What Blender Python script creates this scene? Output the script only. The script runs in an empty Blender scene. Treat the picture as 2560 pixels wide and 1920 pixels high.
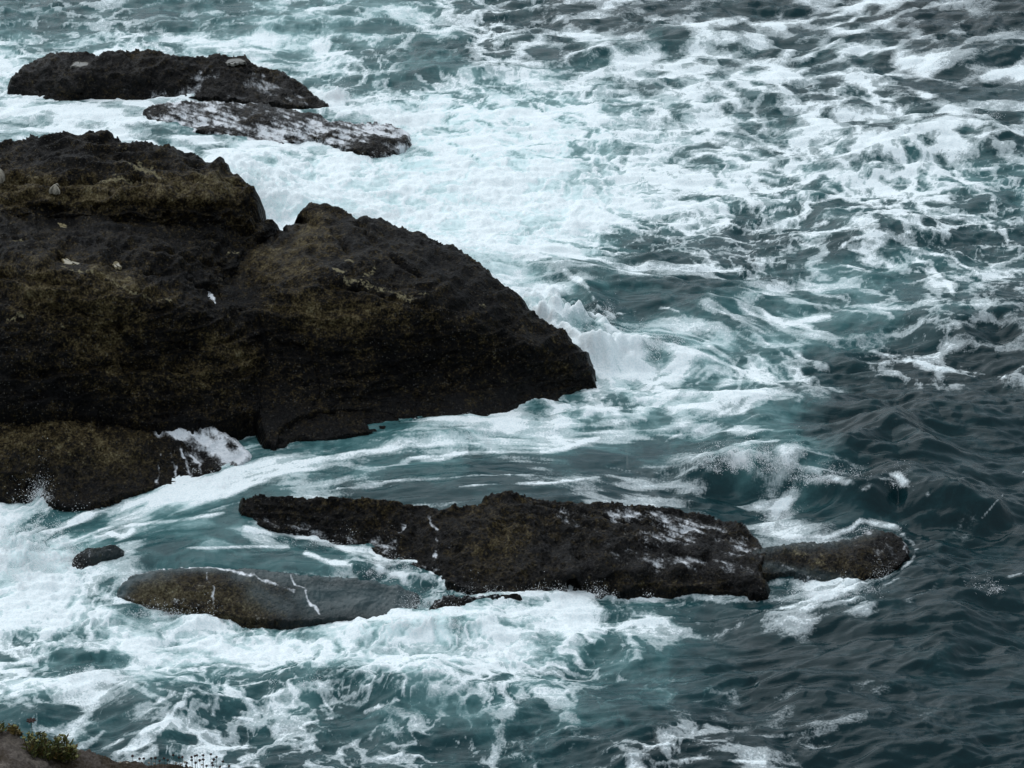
import bpy, math, random
import numpy as np
random.seed(7)
rng = np.random.default_rng(11)
S = bpy.context.scene
COL = S.collection

# ------------------------------------------------------------------ camera
PITCH = math.radians(25.0)
HF = math.radians(9.0)
CH = 26.62                       # height of the viewer on the cliff above the sea
FPX = 1280.0 / math.tan(HF)
cP, sP = math.cos(PITCH), math.sin(PITCH)

def proj(x, y, z):
    d = np.maximum(y * cP + (CH - z) * sP, 0.5)
    up = y * sP + (z - CH) * cP
    return 1280.0 + FPX * x / d, 960.0 - FPX * up / d

def unproj(px, py, z):
    a = (px - 1280.0) / FPX
    b = (960.0 - py) / FPX
    dy = cP + b * sP
    dz = -sP + b * cP
    t = (z - CH) / dz
    return a * t, dy * t, z + 0.0 * t

# ------------------------------------------------------------------ noise
_perm = np.random.default_rng(3).permutation(4096).astype(np.int32)
_ang = np.random.default_rng(5).random(4096) * 2 * np.pi
_g2 = np.stack([np.cos(_ang), np.sin(_ang)], 1).astype(np.float32)
_g3 = np.random.default_rng(6).normal(size=(4096, 3)).astype(np.float32)
_g3 /= np.linalg.norm(_g3, axis=1)[:, None]
_j2 = np.random.default_rng(8).random((4096, 2)).astype(np.float32)

def _h2(i, j, s):
    return _perm[(_perm[(i + s * 131) & 4095] + j) & 4095]

def perlin2(x, y, s=0):
    x = np.asarray(x, np.float32); y = np.asarray(y, np.float32)
    xi = np.floor(x).astype(np.int32); yi = np.floor(y).astype(np.int32)
    xf = x - xi; yf = y - yi
    u = xf * xf * xf * (xf * (xf * 6 - 15) + 10); v = yf * yf * yf * (yf * (yf * 6 - 15) + 10)
    def g(a, b):
        q = _g2[_h2(xi + a, yi + b, s)]
        return q[..., 0] * (xf - a) + q[..., 1] * (yf - b)
    n0 = g(0, 0); n1 = g(1, 0); n2 = g(0, 1); n3 = g(1, 1)
    a = n0 + u * (n1 - n0); b = n2 + u * (n3 - n2)
    return (a + v * (b - a)) * 1.45

def fbm2(x, y, o=4, s=0, gain=0.5, lac=2.03):
    t = 0; a = 1.0; n = 0
    for k in range(o):
        t = t + a * perlin2(x, y, s + k * 7); n += a
        x = x * lac + 13.7; y = y * lac + 5.1; a *= gain
    return t / n

def worley2(x, y, s=0):
    x = np.asarray(x, np.float32); y = np.asarray(y, np.float32)
    xi = np.floor(x).astype(np.int32); yi = np.floor(y).astype(np.int32)
    f1 = np.full(x.shape, 9, np.float32); f2 = f1.copy()
    for a in (-1, 0, 1):
        for b in (-1, 0, 1):
            q = _j2[_h2(xi + a, yi + b, s)]
            d = (xi + a + q[..., 0] - x) ** 2 + (yi + b + q[..., 1] - y) ** 2
            f2 = np.minimum(f2, np.maximum(f1, d)); f1 = np.minimum(f1, d)
    return np.sqrt(f1), np.sqrt(f2)

def perlin3(x, y, z, s=0):
    x = np.asarray(x, np.float32); y = np.asarray(y, np.float32); z = np.asarray(z, np.float32)
    xi = np.floor(x).astype(np.int32); yi = np.floor(y).astype(np.int32); zi = np.floor(z).astype(np.int32)
    xf = x - xi; yf = y - yi; zf = z - zi
    u, v, w = [t * t * (3 - 2 * t) for t in (xf, yf, zf)]
    def g(a, b, c):
        q = _g3[_perm[(_h2(xi + a, yi + b, s) + zi + c) & 4095]]
        return q[..., 0] * (xf - a) + q[..., 1] * (yf - b) + q[..., 2] * (zf - c)
    def l(p, q, t): return p + t * (q - p)
    return 1.5 * l(l(l(g(0,0,0), g(1,0,0), u), l(g(0,1,0), g(1,1,0), u), v),
             l(l(g(0,0,1), g(1,0,1), u), l(g(0,1,1), g(1,1,1), u), v), w)

def sstep(a, b, x):
    t = np.clip((x - a) / (b - a), 0, 1)
    return t * t * (3 - 2 * t)

def equalize(v):
    f = v.ravel()
    q = np.quantile(f[::37], np.linspace(0, 1, 257))
    return np.interp(f, q, np.linspace(0, 1, 257)).reshape(v.shape).astype(np.float32)

def seg_dist(px, py, line):
    """distance in reference pixels to a polyline, and the parameter along it"""
    best = np.full(px.shape, 1e9, np.float32)
    for (x0, y0), (x1, y1) in zip(line[:-1], line[1:]):
        dx, dy = x1 - x0, y1 - y0
        L = dx * dx + dy * dy + 1e-6
        t = np.clip(((px - x0) * dx + (py - y0) * dy) / L, 0, 1)
        best = np.minimum(best, np.hypot(px - x0 - t * dx, py - y0 - t * dy))
    return best

def add_strokes(px, py, strokes, out=None):
    """strokes: (width, strength, [(x, y), ...]); the brightest wins"""
    out = np.zeros(px.shape, np.float32) if out is None else out
    fx = px.ravel(); fy = py.ravel(); fo = out.ravel()
    for w, st, line in strokes:
        xs = [p[0] for p in line]; ys = [p[1] for p in line]
        m = np.nonzero((fx > min(xs) - 3 * w) & (fx < max(xs) + 3 * w) & (fy > min(ys) - 3 * w) & (fy < max(ys) + 3 * w))[0]
        if len(m) == 0: continue
        d = seg_dist(fx[m], fy[m], line)
        fo[m] = np.maximum(fo[m], st * np.exp(-(d / w) ** 2))
    return fo.reshape(px.shape)

def rbf(pts, vals):
    P = np.asarray(pts, np.float64); V = np.asarray(vals, np.float64)
    n = len(P)
    D = np.hypot(P[:, None, 0] - P[None, :, 0], P[:, None, 1] - P[None, :, 1])
    A = np.zeros((n + 1, n + 1)); A[:n, :n] = D - np.eye(n) * 1e-6; A[:n, n] = 1; A[n, :n] = 1
    c = np.linalg.solve(A, np.append(V, 0))
    def f(x, y):
        r = np.full(x.shape, c[n])
        for i in range(n):
            r += c[i] * np.hypot(x - P[i, 0], y - P[i, 1])
        return r
    return f

# ------------------------------------------------------------------ mesh helpers
def make_mesh(name, verts, quads, mats, parent=None, attrs=None, smooth=True):
    me = bpy.data.meshes.new(name)
    verts = np.ascontiguousarray(verts, np.float32); quads = np.ascontiguousarray(quads, np.int32)
    k = quads.shape[1]
    me.vertices.add(len(verts)); me.vertices.foreach_set('co', verts.ravel())
    me.loops.add(quads.size); me.loops.foreach_set('vertex_index', quads.ravel())
    me.polygons.add(len(quads))
    me.polygons.foreach_set('loop_start', np.arange(0, quads.size, k, dtype=np.int32))
    me.polygons.foreach_set('loop_total', np.full(len(quads), k, np.int32))
    me.update(calc_edges=True)
    me.polygons.foreach_set('use_smooth', np.full(len(quads), smooth, bool))
    for an, av in (attrs or {}).items():
        a = me.attributes.new(an, 'FLOAT', 'POINT')
        a.data.foreach_set('value', np.ascontiguousarray(av, np.float32).ravel())
    me.materials.append(mats)
    me.update()
    o = bpy.data.objects.new(name, me)
    COL.objects.link(o)
    if parent is not None: o.parent = parent
    return o

def tag(o, label=None, cat=None, group=None, kind=None):
    if label: o['label'] = label
    if cat: o['category'] = cat
    if group: o['group'] = group
    if kind: o['kind'] = kind
    return o

def empty(name, loc):
    o = bpy.data.objects.new(name, None); COL.objects.link(o); o.location = loc
    return o

# ------------------------------------------------------------------ materials
class N:
    def __init__(self, name):
        self.m = bpy.data.materials.new(name); self.m.use_nodes = True
        self.t = self.m.node_tree; self.t.nodes.clear()
        self.out = self.t.nodes.new('ShaderNodeOutputMaterial')
    def n(self, kind, **kw):
        x = self.t.nodes.new('ShaderNode' + kind)
        for k, v in kw.items(): setattr(x, k, v)
        return x
    def put(self, sock, v):
        if hasattr(v, 'links'): self.t.links.new(v, sock)
        else: sock.default_value = v
    def attr(self, name): return self.n('Attribute', attribute_name=name).outputs['Fac']
    def math(self, op, a, b=None, clamp=False):
        x = self.n('Math', operation=op, use_clamp=clamp); self.put(x.inputs[0], a)
        if b is not None: self.put(x.inputs[1], b)
        return x.outputs[0]
    def mix(self, f, a, b):
        x = self.n('Mix', data_type='RGBA'); self.put(x.inputs['Factor'], f)
        self.put(x.inputs[6], a); self.put(x.inputs[7], b); return x.outputs[2]
    def noise(self, vec, scale, detail=4, rough=0.55, dist=0.0):
        x = self.n('TexNoise'); self.put(x.inputs['Vector'], vec); x.inputs['Scale'].default_value = scale
        x.inputs['Detail'].default_value = detail; x.inputs['Roughness'].default_value = rough
        x.inputs['Distortion'].default_value = dist; return x.outputs['Fac']
    def ramp(self, v, a, b):
        x = self.n('MapRange', interpolation_type='SMOOTHSTEP'); self.put(x.inputs[0], v)
        x.inputs[1].default_value = a; x.inputs[2].default_value = b; return x.outputs[0]
    def pos(self): return self.n('NewGeometry').outputs['Position']
    def bump(self, h, strength, dist=0.02, normal=None):
        x = self.n('Bump'); self.put(x.inputs['Height'], h); x.inputs['Strength'].default_value = strength
        x.inputs['Distance'].default_value = dist
        if normal is not None: self.put(x.inputs['Normal'], normal)
        return x.outputs[0]
    def principled(self, **kw):
        b = self.n('BsdfPrincipled')
        for k, v in kw.items(): self.put(b.inputs[k.replace('_', ' ')], v)
        self.t.links.new(b.outputs[0], self.out.inputs['Surface']); return b

def water_mat():
    M = N('sea water'); P = M.pos()
    foam, aer = M.attr('foam'), M.attr('aer')
    st = M.n('Mapping'); M.put(st.inputs['Vector'], P); st.inputs['Scale'].default_value = (1, 1.6, 1)
    n1 = M.noise(st.outputs[0], 6.0, 8, 0.74, 0.8)
    n2 = M.noise(P, 30.0, 4, 0.65)
    f = M.math('ADD', foam, M.math('MULTIPLY', M.math('SUBTRACT', n1, 0.5), 0.75))
    f = M.math('ADD', f, M.math('MULTIPLY', M.math('SUBTRACT', n2, 0.5), 0.42))
    thick = M.ramp(f, 0.50, 0.86); veil = M.math('MULTIPLY', M.ramp(f, 0.28, 0.64), 0.46)
    f = M.math('MULTIPLY', M.math('MAXIMUM', thick, veil), M.ramp(foam, 0.08, 0.34))
    a = M.math('ADD', aer, M.math('MULTIPLY', M.math('SUBTRACT', n1, 0.5), 0.30), True)
    x = M.n('ValToRGB'); M.put(x.inputs[0], a); cr = x.color_ramp
    cr.elements[0].position = 0.0; cr.elements[0].color = (0.004, 0.020, 0.024, 1)
    cr.elements[1].position = 1.0; cr.elements[1].color = (0.58, 0.76, 0.77, 1)
    for p, c in ((0.2, (0.011, 0.044, 0.050, 1)), (0.42, (0.044, 0.120, 0.125, 1)), (0.7, (0.22, 0.36, 0.365, 1))):
        e = cr.elements.new(p); e.color = c
    col = M.mix(f, x.outputs[0], M.mix(M.ramp(n2, 0.34, 0.62), (0.69, 0.78, 0.80, 1), (0.85, 0.90, 0.91, 1)))
    rough = M.math('ADD', M.math('MULTIPLY', a, 0.28), 0.19)
    rough = M.math('MAXIMUM', rough, M.math('MULTIPLY', f, 0.9))
    st2 = M.n('Mapping'); M.put(st2.inputs['Vector'], P); st2.inputs['Scale'].default_value = (1, 2.6, 1); st2.inputs['Rotation'].default_value = (0, 0, -.15)
    rip = M.noise(st2.outputs[0], 4.2, 5, 0.58, 0.5)
    h = M.math('ADD', M.math('MULTIPLY', rip, 0.75), M.math('MULTIPLY', M.math('MULTIPLY', f, n2), 1.8))
    nb = M.bump(h, 0.30, 0.05)
    M.principled(Base_Color=col, Roughness=rough, IOR=1.33, Normal=nb,
                 Specular_IOR_Level=M.math('SUBTRACT', 0.30, M.math('MULTIPLY', f, 0.22)))
    return M.m

def rock_mat():
    M = N('wet rock'); P = M.pos()
    wash, lich, tone, film = M.attr('wash'), M.attr('lichen'), M.attr('tone'), M.attr('film')
    n1 = M.noise(P, 1.1, 5, 0.6, 0.4)
    n2 = M.noise(P, 5.5, 6, 0.68, 0.3)
    n3 = M.noise(P, 24.0, 5, 0.72)
    n4 = M.noise(P, 10.5, 5, 0.66, 0.5)
    v = M.n('TexVoronoi', feature='F1'); M.put(v.inputs['Vector'], P); v.inputs['Scale'].default_value = 17.0
    vd = v.outputs['Distance']
    s = M.math('ADD', M.math('MULTIPLY', n1, 0.30), M.math('MULTIPLY', n2, 0.34))
    s = M.math('ADD', s, M.math('MULTIPLY', n4, 0.36))
    s = M.math('ADD', s, M.math('MULTIPLY', M.math('SUBTRACT', tone, 0.5), 0.36))
    s = M.math('ADD', s, M.math('MULTIPLY', M.math('SUBTRACT', n3, 0.5), 0.60))
    x = M.n('ValToRGB'); M.put(x.inputs[0], s); cr = x.color_ramp
    cr.elements[0].position = 0.45; cr.elements[0].color = (0.0006, 0.0006, 0.0008, 1)
    cr.elements[1].position = 0.78; cr.elements[1].color = (0.17, 0.145, 0.082, 1)
    for p, c in ((0.51, (0.0026, 0.0023, 0.0019, 1)), (0.565, (0.0135, 0.0096, 0.0042, 1)), (0.64, (0.054, 0.040, 0.0165, 1))):
        e = cr.elements.new(p); e.color = c
    # pale tan and grey specks in random cells, here and there
    v2 = M.n('TexVoronoi', feature='F1'); M.put(v2.inputs['Vector'], P); v2.inputs['Scale'].default_value = 26.0
    sep = M.n('SeparateColor'); M.put(sep.inputs[0], v2.outputs['Color'])
    pick = M.ramp(M.math('ADD', sep.outputs[0], M.math('MULTIPLY', M.math('SUBTRACT', n2, 0.5), 1.2)), 0.80, 0.90)
    sp = M.math('MULTIPLY', M.ramp(v2.outputs['Distance'], 0.42, 0.20), pick)
    col = M.mix(M.math('MULTIPLY', sp, 0.6), x.outputs[0], M.mix(sep.outputs[1], (0.075, 0.066, 0.045, 1), (0.10, 0.10, 0.10, 1)))
    # the band the waves keep wet
    sx = M.n('SeparateXYZ'); M.put(sx.inputs[0], P)
    wet = M.ramp(M.math('ADD', sx.outputs[2], M.math('MULTIPLY', M.math('SUBTRACT', n1, 0.5), 1.2)), 1.05, 0.35)
    col = M.mix(M.math('MULTIPLY', wet, 0.35), col, (0.002, 0.002, 0.0022, 1))
    lf = M.ramp(M.math('ADD', lich, M.math('ADD', M.math('MULTIPLY', M.math('SUBTRACT', n4, 0.5), 1.7), M.math('MULTIPLY', M.math('SUBTRACT', n3, 0.5), 1.0))), 0.42, 0.72)
    lf = M.math('MULTIPLY', lf, M.ramp(lich, 0.03, 0.3))
    col = M.mix(lf, col, M.mix(n3, (0.12, 0.10, 0.045, 1), (0.24, 0.215, 0.14, 1)))
    col = M.mix(film, col, M.mix(n2, (0.020, 0.034, 0.037, 1), (0.050, 0.082, 0.088, 1)))
    wf = M.math('ADD', wash, M.math('MULTIPLY', M.math('SUBTRACT', n3, 0.5), 0.85))
    wf = M.math('ADD', wf, M.math('MULTIPLY', M.math('SUBTRACT', n2, 0.5), 0.3))
    wf = M.math('MULTIPLY', M.ramp(wf, 0.24, 0.86), M.ramp(wash, 0.02, 0.3))
    col = M.mix(wf, col, (0.74, 0.77, 0.80, 1))
    rough = M.math('ADD', M.math('MULTIPLY', n4, 0.55), 0.18)
    rough = M.math('SUBTRACT', rough, M.math('MULTIPLY', film, 0.3))
    rough = M.math('MAXIMUM', M.math('SUBTRACT', rough, M.math('MULTIPLY', wet, 0.14)), 0.10)
    h = M.math('ADD', M.math('MULTIPLY', n3, 0.8), M.math('MULTIPLY', M.math('MINIMUM', vd, 0.5), 0.7))
    h = M.math('MULTIPLY', h, M.math('SUBTRACT', 1.0, M.math('MULTIPLY', film, 0.85)))
    nb = M.bump(h, 0.9, 0.05)
    M.principled(Base_Color=col, Roughness=rough, Normal=nb, Specular_IOR_Level=M.math('ADD', M.math('ADD', 0.075, M.math('MULTIPLY', wet, 0.05)), M.math('MULTIPLY', film, 0.12)))
    return M.m

def plain_mat(name, c1, c2, scale=20.0, rough=0.8, spec=0.3, bump=0.3):
    M = N(name); P = M.pos()
    n = M.noise(P, scale, 5, 0.65)
    col = M.mix(M.ramp(n, 0.3, 0.7), c1, c2)
    M.principled(Base_Color=col, Roughness=rough, Specular_IOR_Level=spec, Normal=M.bump(n, bump, 0.02))
    return M.m

WATER = water_mat()
ROCK = rock_mat()
FOAMW = plain_mat('sea foam', (0.80, 0.83, 0.85, 1), (0.88, 0.90, 0.91, 1), 60.0, 0.9, 0.2)

# ------------------------------------------------------------------ where the white water lies (one digit per 80 reference pixels)
COV = """
2 2 3 3 2 2 3 3 3 4 3 2 3 4 4 5 4 4 5 5 4 5 3 2 4 5 6 5 3 3 2 2
4 4 3 5 6 6 7 7 6 6 6 5 3 3 4 5 4 5 6 6 7 7 7 6 6 5 5 5 6 5 4 3
7 7 6 6 6 6 6 6 5 5 5 5 3 4 5 6 6 6 7 7 7 7 7 7 7 6 6 6 5 4 5 6
8 8 7 7 6 5 5 6 6 7 8 8 6 6 6 6 6 6 7 7 6 7 6 7 6 6 6 6 5 6 6 4
8 7 7 7 8 7 6 7 7 8 7 6 7 6 6 7 6 6 6 7 7 7 6 7 5 7 8 8 7 7 6 5
8 8 8 8 8 8 8 9 8 8 8 9 9 8 9 9 8 8 8 8 8 7 7 8 7 7 7 7 7 6 5 4
9 9 9 9 9 9 9 9 9 9 9 8 8 9 9 9 9 9 9 8 8 7 7 6 6 6 5 5 5 5 4 3
9 9 9 9 9 9 9 9 9 9 9 8 9 8 8 8 8 8 7 6 5 4 4 4 5 5 4 5 6 5 5 4
8 8 8 8 8 8 8 8 8 8 8 8 8 8 8 8 6 5 5 6 4 4 5 4 4 3 3 4 5 5 4 4
8 8 8 8 8 8 8 8 8 8 8 8 8 8 8 8 7 5 1 1 1 2 5 6 4 3 3 4 4 4 3 2
8 8 8 8 8 8 8 8 8 8 8 8 8 8 8 8 7 8 5 3 3 4 5 5 6 4 2 2 3 3 2 2
7 7 7 7 7 7 7 7 7 7 7 7 7 7 7 7 7 8 8 8 7 7 7 7 5 4 2 3 4 4 4 3
5 5 5 5 5 5 5 5 5 5 5 5 5 5 5 5 5 6 6 6 6 6 6 5 3 2 1 1 1 1 1 1
5 5 5 5 5 5 6 5 3 3 3 4 5 7 7 8 7 7 6 4 4 4 4 5 3 1 1 1 1 1 1 1
6 6 6 6 6 7 7 7 8 8 7 7 6 5 4 3 3 2 2 3 3 3 4 6 7 4 2 1 1 1 1 1
7 7 5 4 5 7 8 6 3 3 3 3 3 3 3 4 3 3 3 3 3 3 2 4 5 5 2 1 1 1 1 1
7 4 3 4 5 4 3 3 3 3 3 3 3 3 3 3 3 3 4 4 5 5 4 4 4 2 1 1 1 1 2 1
9 9 8 4 3 3 2 2 4 4 4 5 5 6 5 5 5 5 5 5 5 5 4 4 4 4 3 2 1 1 1 1
9 9 8 6 5 4 3 3 3 2 2 2 3 4 5 5 6 6 6 6 6 6 6 6 6 7 6 4 2 1 1 1
6 7 8 8 8 8 8 7 7 6 7 7 7 7 7 7 7 8 7 6 4 3 3 3 3 3 2 1 1 1 1 1
5 4 4 5 8 7 8 8 8 8 7 8 8 8 8 8 8 6 4 3 2 1 1 1 1 1 1 1 1 1 1 1
6 6 6 6 6 5 4 5 6 5 4 6 6 4 5 5 4 3 2 2 2 2 2 2 2 2 2 2 1 1 1 1
3 4 4 4 4 5 4 3 3 3 2 2 3 3 2 2 2 2 1 1 1 2 2 1 2 2 2 2 2 1 1 1
2 2 3 4 5 4 5 4 4 4 3 3 3 3 3 3 2 2 2 3 4 4 3 3 3 3 2 2 2 1 1 1
"""
AER = """
3 3 3 3 3 3 4 4 5 5 5 5 5 5 3 2 2 1 1 1 1 1 1 1 1 1 1 0 0 0 0 0
5 4 4 5 5 5 6 6 6 6 5 5 3 4 3 2 2 2 3 3 3 3 2 2 2 2 2 2 1 1 1 1
6 5 5 5 5 5 5 5 5 5 5 4 3 4 5 5 5 4 4 4 3 3 3 3 2 2 2 2 1 1 1 1
5 4 4 4 4 4 4 4 4 5 5 6 7 7 7 7 7 7 6 5 4 4 3 3 3 2 2 2 2 2 2 2
5 4 4 4 4 4 4 5 5 6 6 7 8 8 8 8 8 8 7 5 5 4 3 3 3 3 3 3 3 3 3 2
6 6 6 6 6 6 8 8 8 8 8 8 9 9 9 9 9 8 7 6 5 4 4 4 4 4 4 4 4 4 4 4
8 8 8 8 8 8 8 8 9 9 9 9 9 9 9 9 9 9 8 6 5 4 4 3 3 3 3 3 3 3 3 3
8 8 8 8 8 8 8 8 8 8 8 8 8 8 8 8 8 7 6 4 3 2 2 2 2 3 2 2 2 2 2 2
7 7 7 7 7 7 7 7 7 7 7 7 7 7 7 7 5 4 3 3 2 2 2 2 3 4 4 4 4 3 3 2
7 7 7 7 7 7 7 7 7 7 7 7 7 7 7 6 6 4 2 2 2 2 3 4 4 4 4 4 3 3 2 1
6 6 6 6 6 6 6 6 6 6 6 6 6 6 6 6 6 6 5 5 5 5 5 5 5 4 3 3 2 1 0 0
6 6 6 6 6 6 6 6 6 6 6 6 6 6 6 6 6 6 6 6 5 5 5 4 4 2 1 1 0 0 0 0
5 5 5 5 5 5 5 5 5 5 5 5 5 5 5 5 5 5 5 5 5 5 4 4 3 2 0 0 0 0 0 0
5 5 5 5 5 5 5 5 4 4 4 4 4 4 5 6 5 5 4 4 4 4 4 4 4 1 0 0 0 0 0 0
5 5 5 5 5 5 5 5 4 4 4 4 3 3 3 2 2 2 2 2 2 2 3 4 4 3 1 0 0 0 0 0
6 5 4 4 5 6 5 4 3 3 2 2 2 2 2 2 1 1 1 1 1 1 1 2 2 2 1 0 0 0 0 0
6 4 4 4 4 4 4 4 3 3 3 3 3 3 3 2 1 1 1 1 1 1 1 1 2 1 1 1 0 0 0 0
8 8 7 4 3 3 3 3 3 3 3 3 3 3 3 3 2 2 2 2 2 2 2 2 2 1 1 1 0 0 0 0
7 7 6 4 3 3 3 3 3 3 3 3 3 3 4 4 4 4 4 4 3 3 2 2 2 2 2 1 0 0 0 0
6 6 6 6 6 6 6 6 6 5 6 7 8 8 7 6 6 6 5 4 3 2 1 1 1 0 0 0 0 0 0 0
4 4 4 5 6 6 6 6 6 6 6 6 6 6 6 6 6 5 4 4 3 2 1 0 0 0 0 0 0 0 0 0
5 5 4 3 4 4 4 4 4 4 3 4 4 4 4 4 4 4 3 3 3 2 1 0 0 0 0 0 0 0 0 0
3 3 3 3 3 3 3 3 3 3 3 3 3 3 3 3 3 3 3 2 1 1 0 0 0 0 0 0 0 0 0 0
2 2 2 2 2 2 2 2 2 2 2 2 2 2 2 2 2 2 1 1 0 0 0 0 0 0 0 0 0 0 0 0
"""
def table(s):
    return np.array([[float(t) for t in l.split()] for l in s.strip().splitlines()], np.float32) / 9.0

def lookup(T, px, py):
    i = np.clip(py / 80.0 - 0.5, 0, 22.999); j = np.clip(px / 80.0 - 0.5, 0, 30.999)
    i0 = i.astype(np.int32); j0 = j.astype(np.int32); a = i - i0; b = j - j0
    a = a * a * (3 - 2 * a); b = b * b * (3 - 2 * b)
    return (T[i0, j0] * (1 - a) * (1 - b) + T[i0 + 1, j0] * a * (1 - b) + T[i0, j0 + 1] * (1 - a) * b + T[i0 + 1, j0 + 1] * a * b)

# crest lines, streaks and trails of foam: (width, strength, points)
FOAM_LINES = [
 (6, .6, [(-20,1248),(65,1248),(116,1242),(140,1272),(230,1274),(300,1254),(430,1226),(500,1202)]), (4, .5, [(690,1124),(740,1109),(900,1102),(1045,1104)]), (5, .8, [(20,232),(60,240),(160,264),(300,256),(600,258)]),
 (5, .6, [(290,1496),(380,1514),(540,1534),(720,1558),(960,1550)]),
 (13, .9, [(1920,162),(2007,172),(2094,185),(2166,214),(2253,229),(2325,240)]),
 (20, 1., [(1978,255),(2036,298),(2088,333),(2122,362),(2195,373),(2253,350),(2296,324),(2354,307),(2426,307),(2470,324)]),
 (14, .9, [(2371,214),(2426,203),(2499,188),(2570,184)]),
 (16, .7, [(1640,48),(1760,60),(1860,56),(1960,70)]),
 (9, 1., [(1090,492),(1280,505),(1400,508),(1480,510)]),
 (11, .9, [(1419,682),(1448,703),(1465,726),(1482,761),(1506,784),(1535,792)]),
 (4, .9, [(1540,789),(1584,778),(1627,772),(1679,772),(1700,781)]),
 (50, 1.1, [(1120,630),(1200,690),(1260,740),(1330,800),(1410,860),(1480,920)]),
 (44, 1., [(1180,650),(1270,735),(1340,800),(1400,850),(1480,890),(1520,940)]),
 (22, .9, [(1490,800),(1530,850),(1560,880),(1620,860),(1700,880),(1780,900)]),
 (8, .9, [(1607,931),(1665,931),(1685,914),(1700,900)]),
 (9, .9, [(1760,860),(1830,900),(1850,940),(1841,1009),(1801,1038)]),
 (10, .9, [(1400,1015),(1430,1008),(1480,1018),(1530,1008)]),
 (12, .8, [(1390,1066),(1480,1064),(1560,1056),(1610,1050)]),
 (8, .8, [(1350,1128),(1440,1115),(1500,1098)]),
 (6, .8, [(1640,1120),(1670,1100),(1700,1086)]),
 (17, .72, [(1770,1182),(1830,1168),(1900,1188)]),
 (18, .68, [(1810,1130),(1870,1140),(1940,1165)]),
 (14, .62, [(1920,1160),(2007,1168),(2065,1189),(2123,1206),(2166,1220),(2210,1200),(2247,1183),(2267,1212),(2293,1235),(2316,1229)]),
 (20, .62, [(1987,1226),(1949,1272),(1920,1307),(1860,1320)]),
 (8, .5, [(1880,1358),(1920,1352),(1992,1344),(2065,1344),(2122,1329),(2151,1304),(2175,1307)]), (10, .5, [(2175,1307),(2232,1319),(2270,1345),(2288,1370),(2280,1400),(2256,1420)]),
 (16, 1., [(1920,1500),(2000,1500),(2070,1490),(2140,1470),(2200,1432)]),
 (10, .8, [(1960,1520),(2060,1515),(2160,1500)]),
 (4, .45, [(2458,1296),(2499,1246),(2522,1212),(2560,1180)]),
 (7, .5, [(2253,1527),(2300,1515),(2354,1507),(2412,1466),(2470,1446),(2560,1440)]),
 (10, 1., [(620,1322),(640,1327),(698,1336),(770,1342),(828,1353),(871,1371),(929,1371),(952,1394)]),
 (9, .95, [(764,1388),(828,1406),(886,1411),(944,1423),(1002,1434)]),
 (10, 1., [(560,1240),(640,1206),(698,1180),(756,1160),(802,1151)]),
 (9, .9, [(842,1160),(929,1174),(981,1168),(1031,1148),(1103,1145),(1175,1131)]),
 (5, .6, [(958,1209),(1016,1206),(1103,1200),(1190,1191),(1280,1188)]),
 (3, .7, [(842,1223),(930,1220),(1000,1222)]),
 (4, .5, [(1146,1217),(1219,1209),(1280,1209),(1360,1200)]),
 (4, .6, [(1300,1210),(1420,1200),(1500,1195)]),
 (14, 1., [(95,1350),(145,1322),(203,1296),(275,1278),(318,1261),(376,1249),(434,1244),(506,1229),(550,1232)]),
 (6, .7, [(250,1330),(376,1310),(450,1300),(560,1285)]),
 (5, .42, [(307,1383),(376,1377),(449,1368),(506,1371),(608,1368),(718,1372)]),
 (9, .9, [(235,1345),(270,1335),(300,1345),(330,1330)]),
 (11, 1., [(20,1745),(87,1726),(174,1698),(246,1686),(289,1706),(333,1715),(370,1735),(399,1752),(422,1761)]),
 (11, 1., [(460,1761),(428,1773),(417,1796),(402,1825)]),
 (8, .9, [(307,1836),(347,1828),(405,1805)]),
 (6, .8, [(249,1874),(304,1848)]),
 (5, .9, [(388,1721),(448,1735),(521,1738),(608,1741)]),
 (12, 1., [(312,1619),(362,1628),(405,1657)]),
 (5, .9, [(492,1848),(521,1865),(535,1874),(637,1868)]),
 (4, .8, [(530,1793),(631,1802)]),
 (4, .9, [(753,1816),(770,1828)]), (4, .9, [(764,1813),(802,1799),(828,1796)]), (4, .9, [(805,1741),(814,1764),(825,1773)]),
 (8, .8, [(906,1779),(958,1758),(996,1752)]),
 (13, .9, [(640,1619),(756,1612),(830,1600)]), (12, .9, [(952,1631),(1045,1622),(1132,1631),(1204,1631)]),
 (8, .8, [(1062,1683),(1132,1674),(1213,1666)]), (5, .7, [(941,1900),(1002,1888),(1060,1894)]),
 (5, .5, [(1613,1888),(1642,1868),(1685,1862),(1708,1888)]), (6, .75, [(1650,1914),(1743,1897),(1859,1903),(1917,1909)]),
 (9, .8, [(2163,497),(2224,523),(2267,535)]), (6, .8, [(2108,619),(2134,593),(2195,584),(2267,584)]),
 (7, .8, [(2128,665),(2172,677),(2230,668)]), (8, .85, [(2267,642),(2311,665),(2340,688),(2371,709),(2389,738)]),
 (6, .8, [(2325,636),(2371,639),(2397,659),(2441,685),(2513,694)]),
 (10, .85, [(1920,781),(1963,816),(2021,804),(2073,795)]),
 (5, .75, [(2157,871),(2209,885),(2267,902),(2325,911),(2412,931),(2513,943)]),
 (14, .9, [(1290,1482),(1400,1492),(1560,1494),(1700,1492),(1900,1500)]),
 (30, .8, [(560,400),(640,520),(700,570)]), (24, .9, [(700,500),(660,560),(690,576)]),
 (10, .9, [(780,225),(825,245),(840,262)]),
 (16, .9, [(880,300),(980,290),(1040,310),(1090,350)]),
]
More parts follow.
